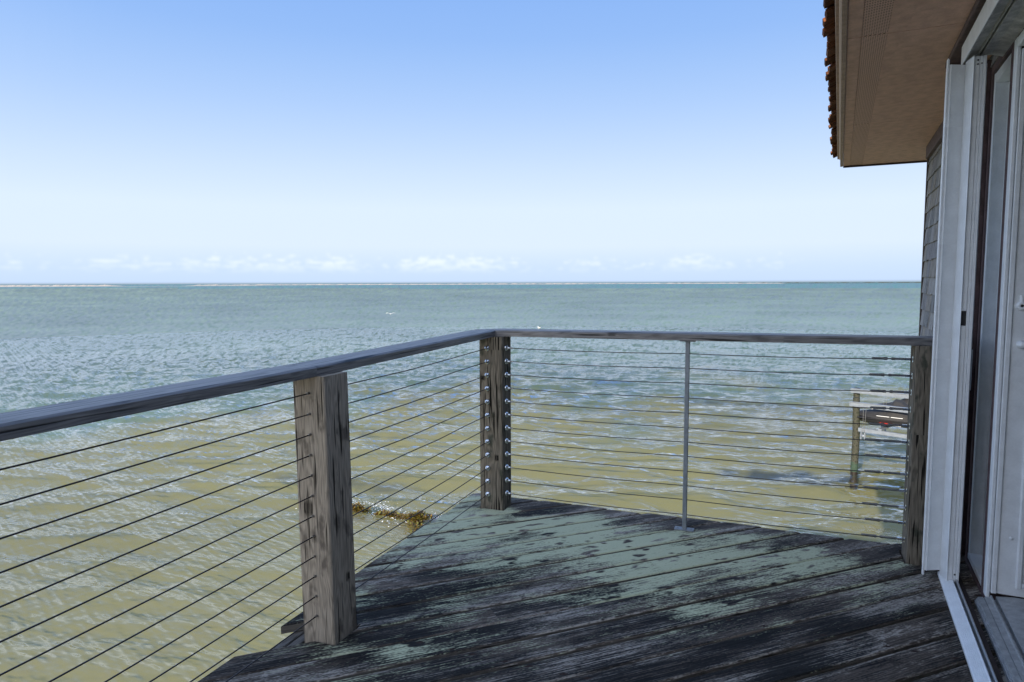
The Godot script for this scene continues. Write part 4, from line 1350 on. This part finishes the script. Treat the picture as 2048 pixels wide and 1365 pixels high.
# ------------------------------------------------------------------ weed, foam, gulls
func build_small() -> void:
	rng.seed = 808
	# rockweed washed up against a sunken ledge
	var st := new_st()
	for i in 9000:
		var t := rng.randf()
		var cx := lerpf(-13.6, -9.2, pow(t, 0.75))
		var wide := 0.16 + 0.85 * smoothstep(0.45, 0.9, t)
		var cz := -18.55 + 0.75 * smoothstep(0.5, 1.0, t)
		var p := Vector3(cx + rng.randfn(0.0, 0.08), 0, cz + rng.randfn(0.0, wide * 0.5))
		var clump := sin(p.x * 5.3 + 1.0) + sin(p.z * 6.1 + p.x * 2.2)
		if clump < -0.9:
			continue
		p.y = WATER_Y + 0.05 + 0.10 * clampf(clump, 0.0, 2.0) * rng.randf() + 0.03 * rng.randf()
		var a := rng.randf() * TAU
		var l := rng.randf_range(0.05, 0.14)
		var d := Vector3(cos(a), rng.randf_range(-0.2, 0.9), sin(a)).normalized() * l
		var s := Vector3(-sin(a), 0.2, cos(a)) * l * 0.28
		var k := rng.randf()
		var c := Color(0.165, 0.105, 0.014).lerp(Color(0.032, 0.020, 0.008), k) if rng.randf() > 0.25 else Color(0.13, 0.125, 0.018)
		st.set_color(c)
		quad(st, p - s * 0.4, p + d * 0.5 + s, p + d, p + d * 0.5 - s, Vector3.UP)
	var wd := put("seaweed_heap", st, M.weed)
	tag(wd, "golden brown seaweed heap breaking the surface beside the deck edge", "seaweed")
	# broken foam along its seaward side
	st = new_st()
	for i in 2600:
		var t := rng.randf()
		var cx := lerpf(-15.2, -9.0, t)
		var cz := -18.95 + 0.32 * sin(cx * 2.1) + 0.45 * smoothstep(0.55, 1.0, t)
		var dens := 0.5 + 0.5 * sin(cx * 3.7 + 2.0) * sin(cx * 1.3)
		if rng.randf() > dens + 0.15:
			continue
		var spread := 0.16 if rng.randf() < 0.7 else 0.5
		var p := Vector3(cx, WATER_Y + 0.05 + rng.randf() * 0.05, cz + rng.randfn(0.0, spread))
		var r := rng.randf_range(0.008, 0.032)
		var a := rng.randf() * TAU
		var u := Vector3(cos(a), 0.15, sin(a)) * r
		var v := Vector3(-sin(a), 0.25, cos(a)) * r * rng.randf_range(0.4, 1.0)
		quad(st, p - u, p + v, p + u, p - v, Vector3.UP)
	var fo := put("sea_foam", st, M.foam)
	fo.set_meta("kind", "stuff")
	tag(fo, "white foam breaking along the seaweed heap", "foam")
	# gull on the wing
	var g := thing("gull", "white gull gliding low over the water with raised dark tipped wings", "bird", "", Vector3(-46.0, -2.55, -74.5), 35.0)
	st = new_st()
	tube(st, [Vector3(0, 0, 0.26), Vector3(0, 0.01, 0.18), Vector3(0, 0.02, 0.05), Vector3(0, 0.01, -0.10), Vector3(0, 0.0, -0.24), Vector3(0, 0.0, -0.34)], [0.012, 0.045, 0.075, 0.07, 0.035, 0.02], 10)
	put("body", st, M.bird, g)
	for sx in [-1.0, 1.0]:
		st = new_st()
		var w := [Vector3(sx * 0.05, 0.03, 0.10), Vector3(sx * 0.05, 0.03, -0.10), Vector3(sx * 0.32, 0.17, 0.10), Vector3(sx * 0.32, 0.17, -0.09), Vector3(sx * 0.62, 0.13, 0.0), Vector3(sx * 0.62, 0.13, -0.10)]
		for q in [[0, 1, 3, 2], [2, 3, 5, 4]]:
			quad(st, w[q[0]], w[q[1]], w[q[2]], w[q[3]], Vector3.UP)
			var dn := Vector3(0, -0.018, 0)
			quad(st, w[q[0]] + dn, w[q[1]] + dn, w[q[2]] + dn, w[q[3]] + dn, Vector3.DOWN)
			quad(st, w[q[0]], w[q[3]], w[q[3]] + dn, w[q[0]] + dn, Vector3(0, 0, 1))
		var wg := put("wing", st, M.bird, g)
		st = new_st()
		tri(st, w[4], w[5], Vector3(sx * 0.74, 0.08, -0.10), Vector2.ZERO, Vector2.RIGHT, Vector2.ONE, Vector3.UP)
		tri(st, w[4] + Vector3(0, -0.016, 0), w[5] + Vector3(0, -0.016, 0), Vector3(sx * 0.74, 0.07, -0.10), Vector2.ZERO, Vector2.RIGHT, Vector2.ONE, Vector3.DOWN)
		put("wing_tip", st, M.bird_dark, wg)
	# gull afloat
	var f := thing("gull", "small white gull floating on the water beyond the corner post", "bird", "", Vector3(-37.5, WATER_Y, -107.0), 70.0)
	st = new_st()
	tube(st, [Vector3(0, 0.12, 0.30), Vector3(0, 0.10, 0.16), Vector3(0, 0.09, 0.0), Vector3(0, 0.10, -0.16), Vector3(0, 0.20, -0.20), Vector3(0, 0.26, -0.24), Vector3(0, 0.25, -0.31)], [0.012, 0.075, 0.11, 0.09, 0.05, 0.05, 0.008], 10)
	put("body", st, M.bird, f)
	st = new_st()
	for sx in [-1.0, 1.0]:
		tube(st, [Vector3(sx * 0.07, 0.17, -0.08), Vector3(sx * 0.08, 0.17, 0.12), Vector3(sx * 0.02, 0.16, 0.32)], [0.03, 0.045, 0.008], 7)
	put("folded_wings", st, M.paint_post, f)

# ------------------------------------------------------------------ scene
func _ready() -> void:
	var cam := Camera3D.new()
	cam.name = "camera"
	cam.fov = 53.13
	cam.near = 0.05
	cam.far = 30000.0
	cam.position = Vector3(0, 1.34, 0)
	cam.rotation_order = EULER_ORDER_YXZ
	cam.rotation_degrees = Vector3(-4.88, 21.6, -0.19)
	add_child(cam)
	cam.current = true
	var env := Environment.new()
	env.background_mode = Environment.BG_SKY
	var sky := Sky.new()
	var pan := PanoramaSkyMaterial.new()
	pan.panorama = ImageTexture.create_from_image(sky_image())
	sky.sky_material = pan
	env.sky = sky
	env.tonemap_mode = Environment.TONE_MAPPER_LINEAR
	env.tonemap_exposure = 1.6
	env.sdfgi_enabled = true
	env.ssao_enabled = true
	env.ssil_enabled = true
	var we := WorldEnvironment.new()
	we.name = "world_environment"
	we.environment = env
	add_child(we)
	var sun := DirectionalLight3D.new()
	sun.name = "sun"
	sun.light_color = Color(1.0, 0.94, 0.84)
	sun.light_energy = 1.55
	sun.light_angular_distance = 0.5
	sun.shadow_enabled = true
	sun.rotation_degrees = Vector3(-21.6, -8.0, 0)      # low sun behind the house, light running out over the water
	add_child(sun)

	make_materials()
	M.shingle_back = grimy(lin(0.17, 0.165, 0.16), 0.9, 95, 0.5, 2.0)
	M.shade_block = grimy(lin(0.80, 0.79, 0.77), 0.8, 96, 0.2, 1.0)
	M.trim_brown = grimy(lin(0.13, 0.105, 0.085), 0.85, 97, 0.5, 3.0)
	M.shingle_tones = []
	for c in [Color(1, 1, 1), Color(0.9, 0.9, 0.92), Color(0.95, 0.93, 0.9), Color(0.86, 0.87, 0.88)]:
		var m: StandardMaterial3D = M.shingle.duplicate()
		m.albedo_color = c
		M.shingle_tones.append(m)
	M.shake_tones = []
	for c in [Color(1, 1, 1), Color(0.8, 0.76, 0.74), Color(1.0, 0.9, 0.82)]:
		var m: StandardMaterial3D = M.shake.duplicate()
		m.albedo_color = c
		M.shake_tones.append(m)
	print("materials ", Time.get_ticks_msec())
	build_water()
	island(3000.0, -46.0, -29.5, 5.5, 1, M.sand)
	island(3300.0, -25.5, 6.0, 4.5, 2, M.sand)
	island(2500.0, -42.0, -20.0, 0.5, 3, M.sand)
	island(3600.0, 3.0, 22.0, 4.0, 4, M.sand)
	island(3900.0, 12.0, 48.0, 5.0, 5, M.scrub, 1.0)
	print("water done ", Time.get_ticks_msec())
	build_house()
	build_shade_block()
	build_deck()
	build_railings()
	build_shutter()
	build_lift()
	build_small()
	print("done ", Time.get_ticks_msec())
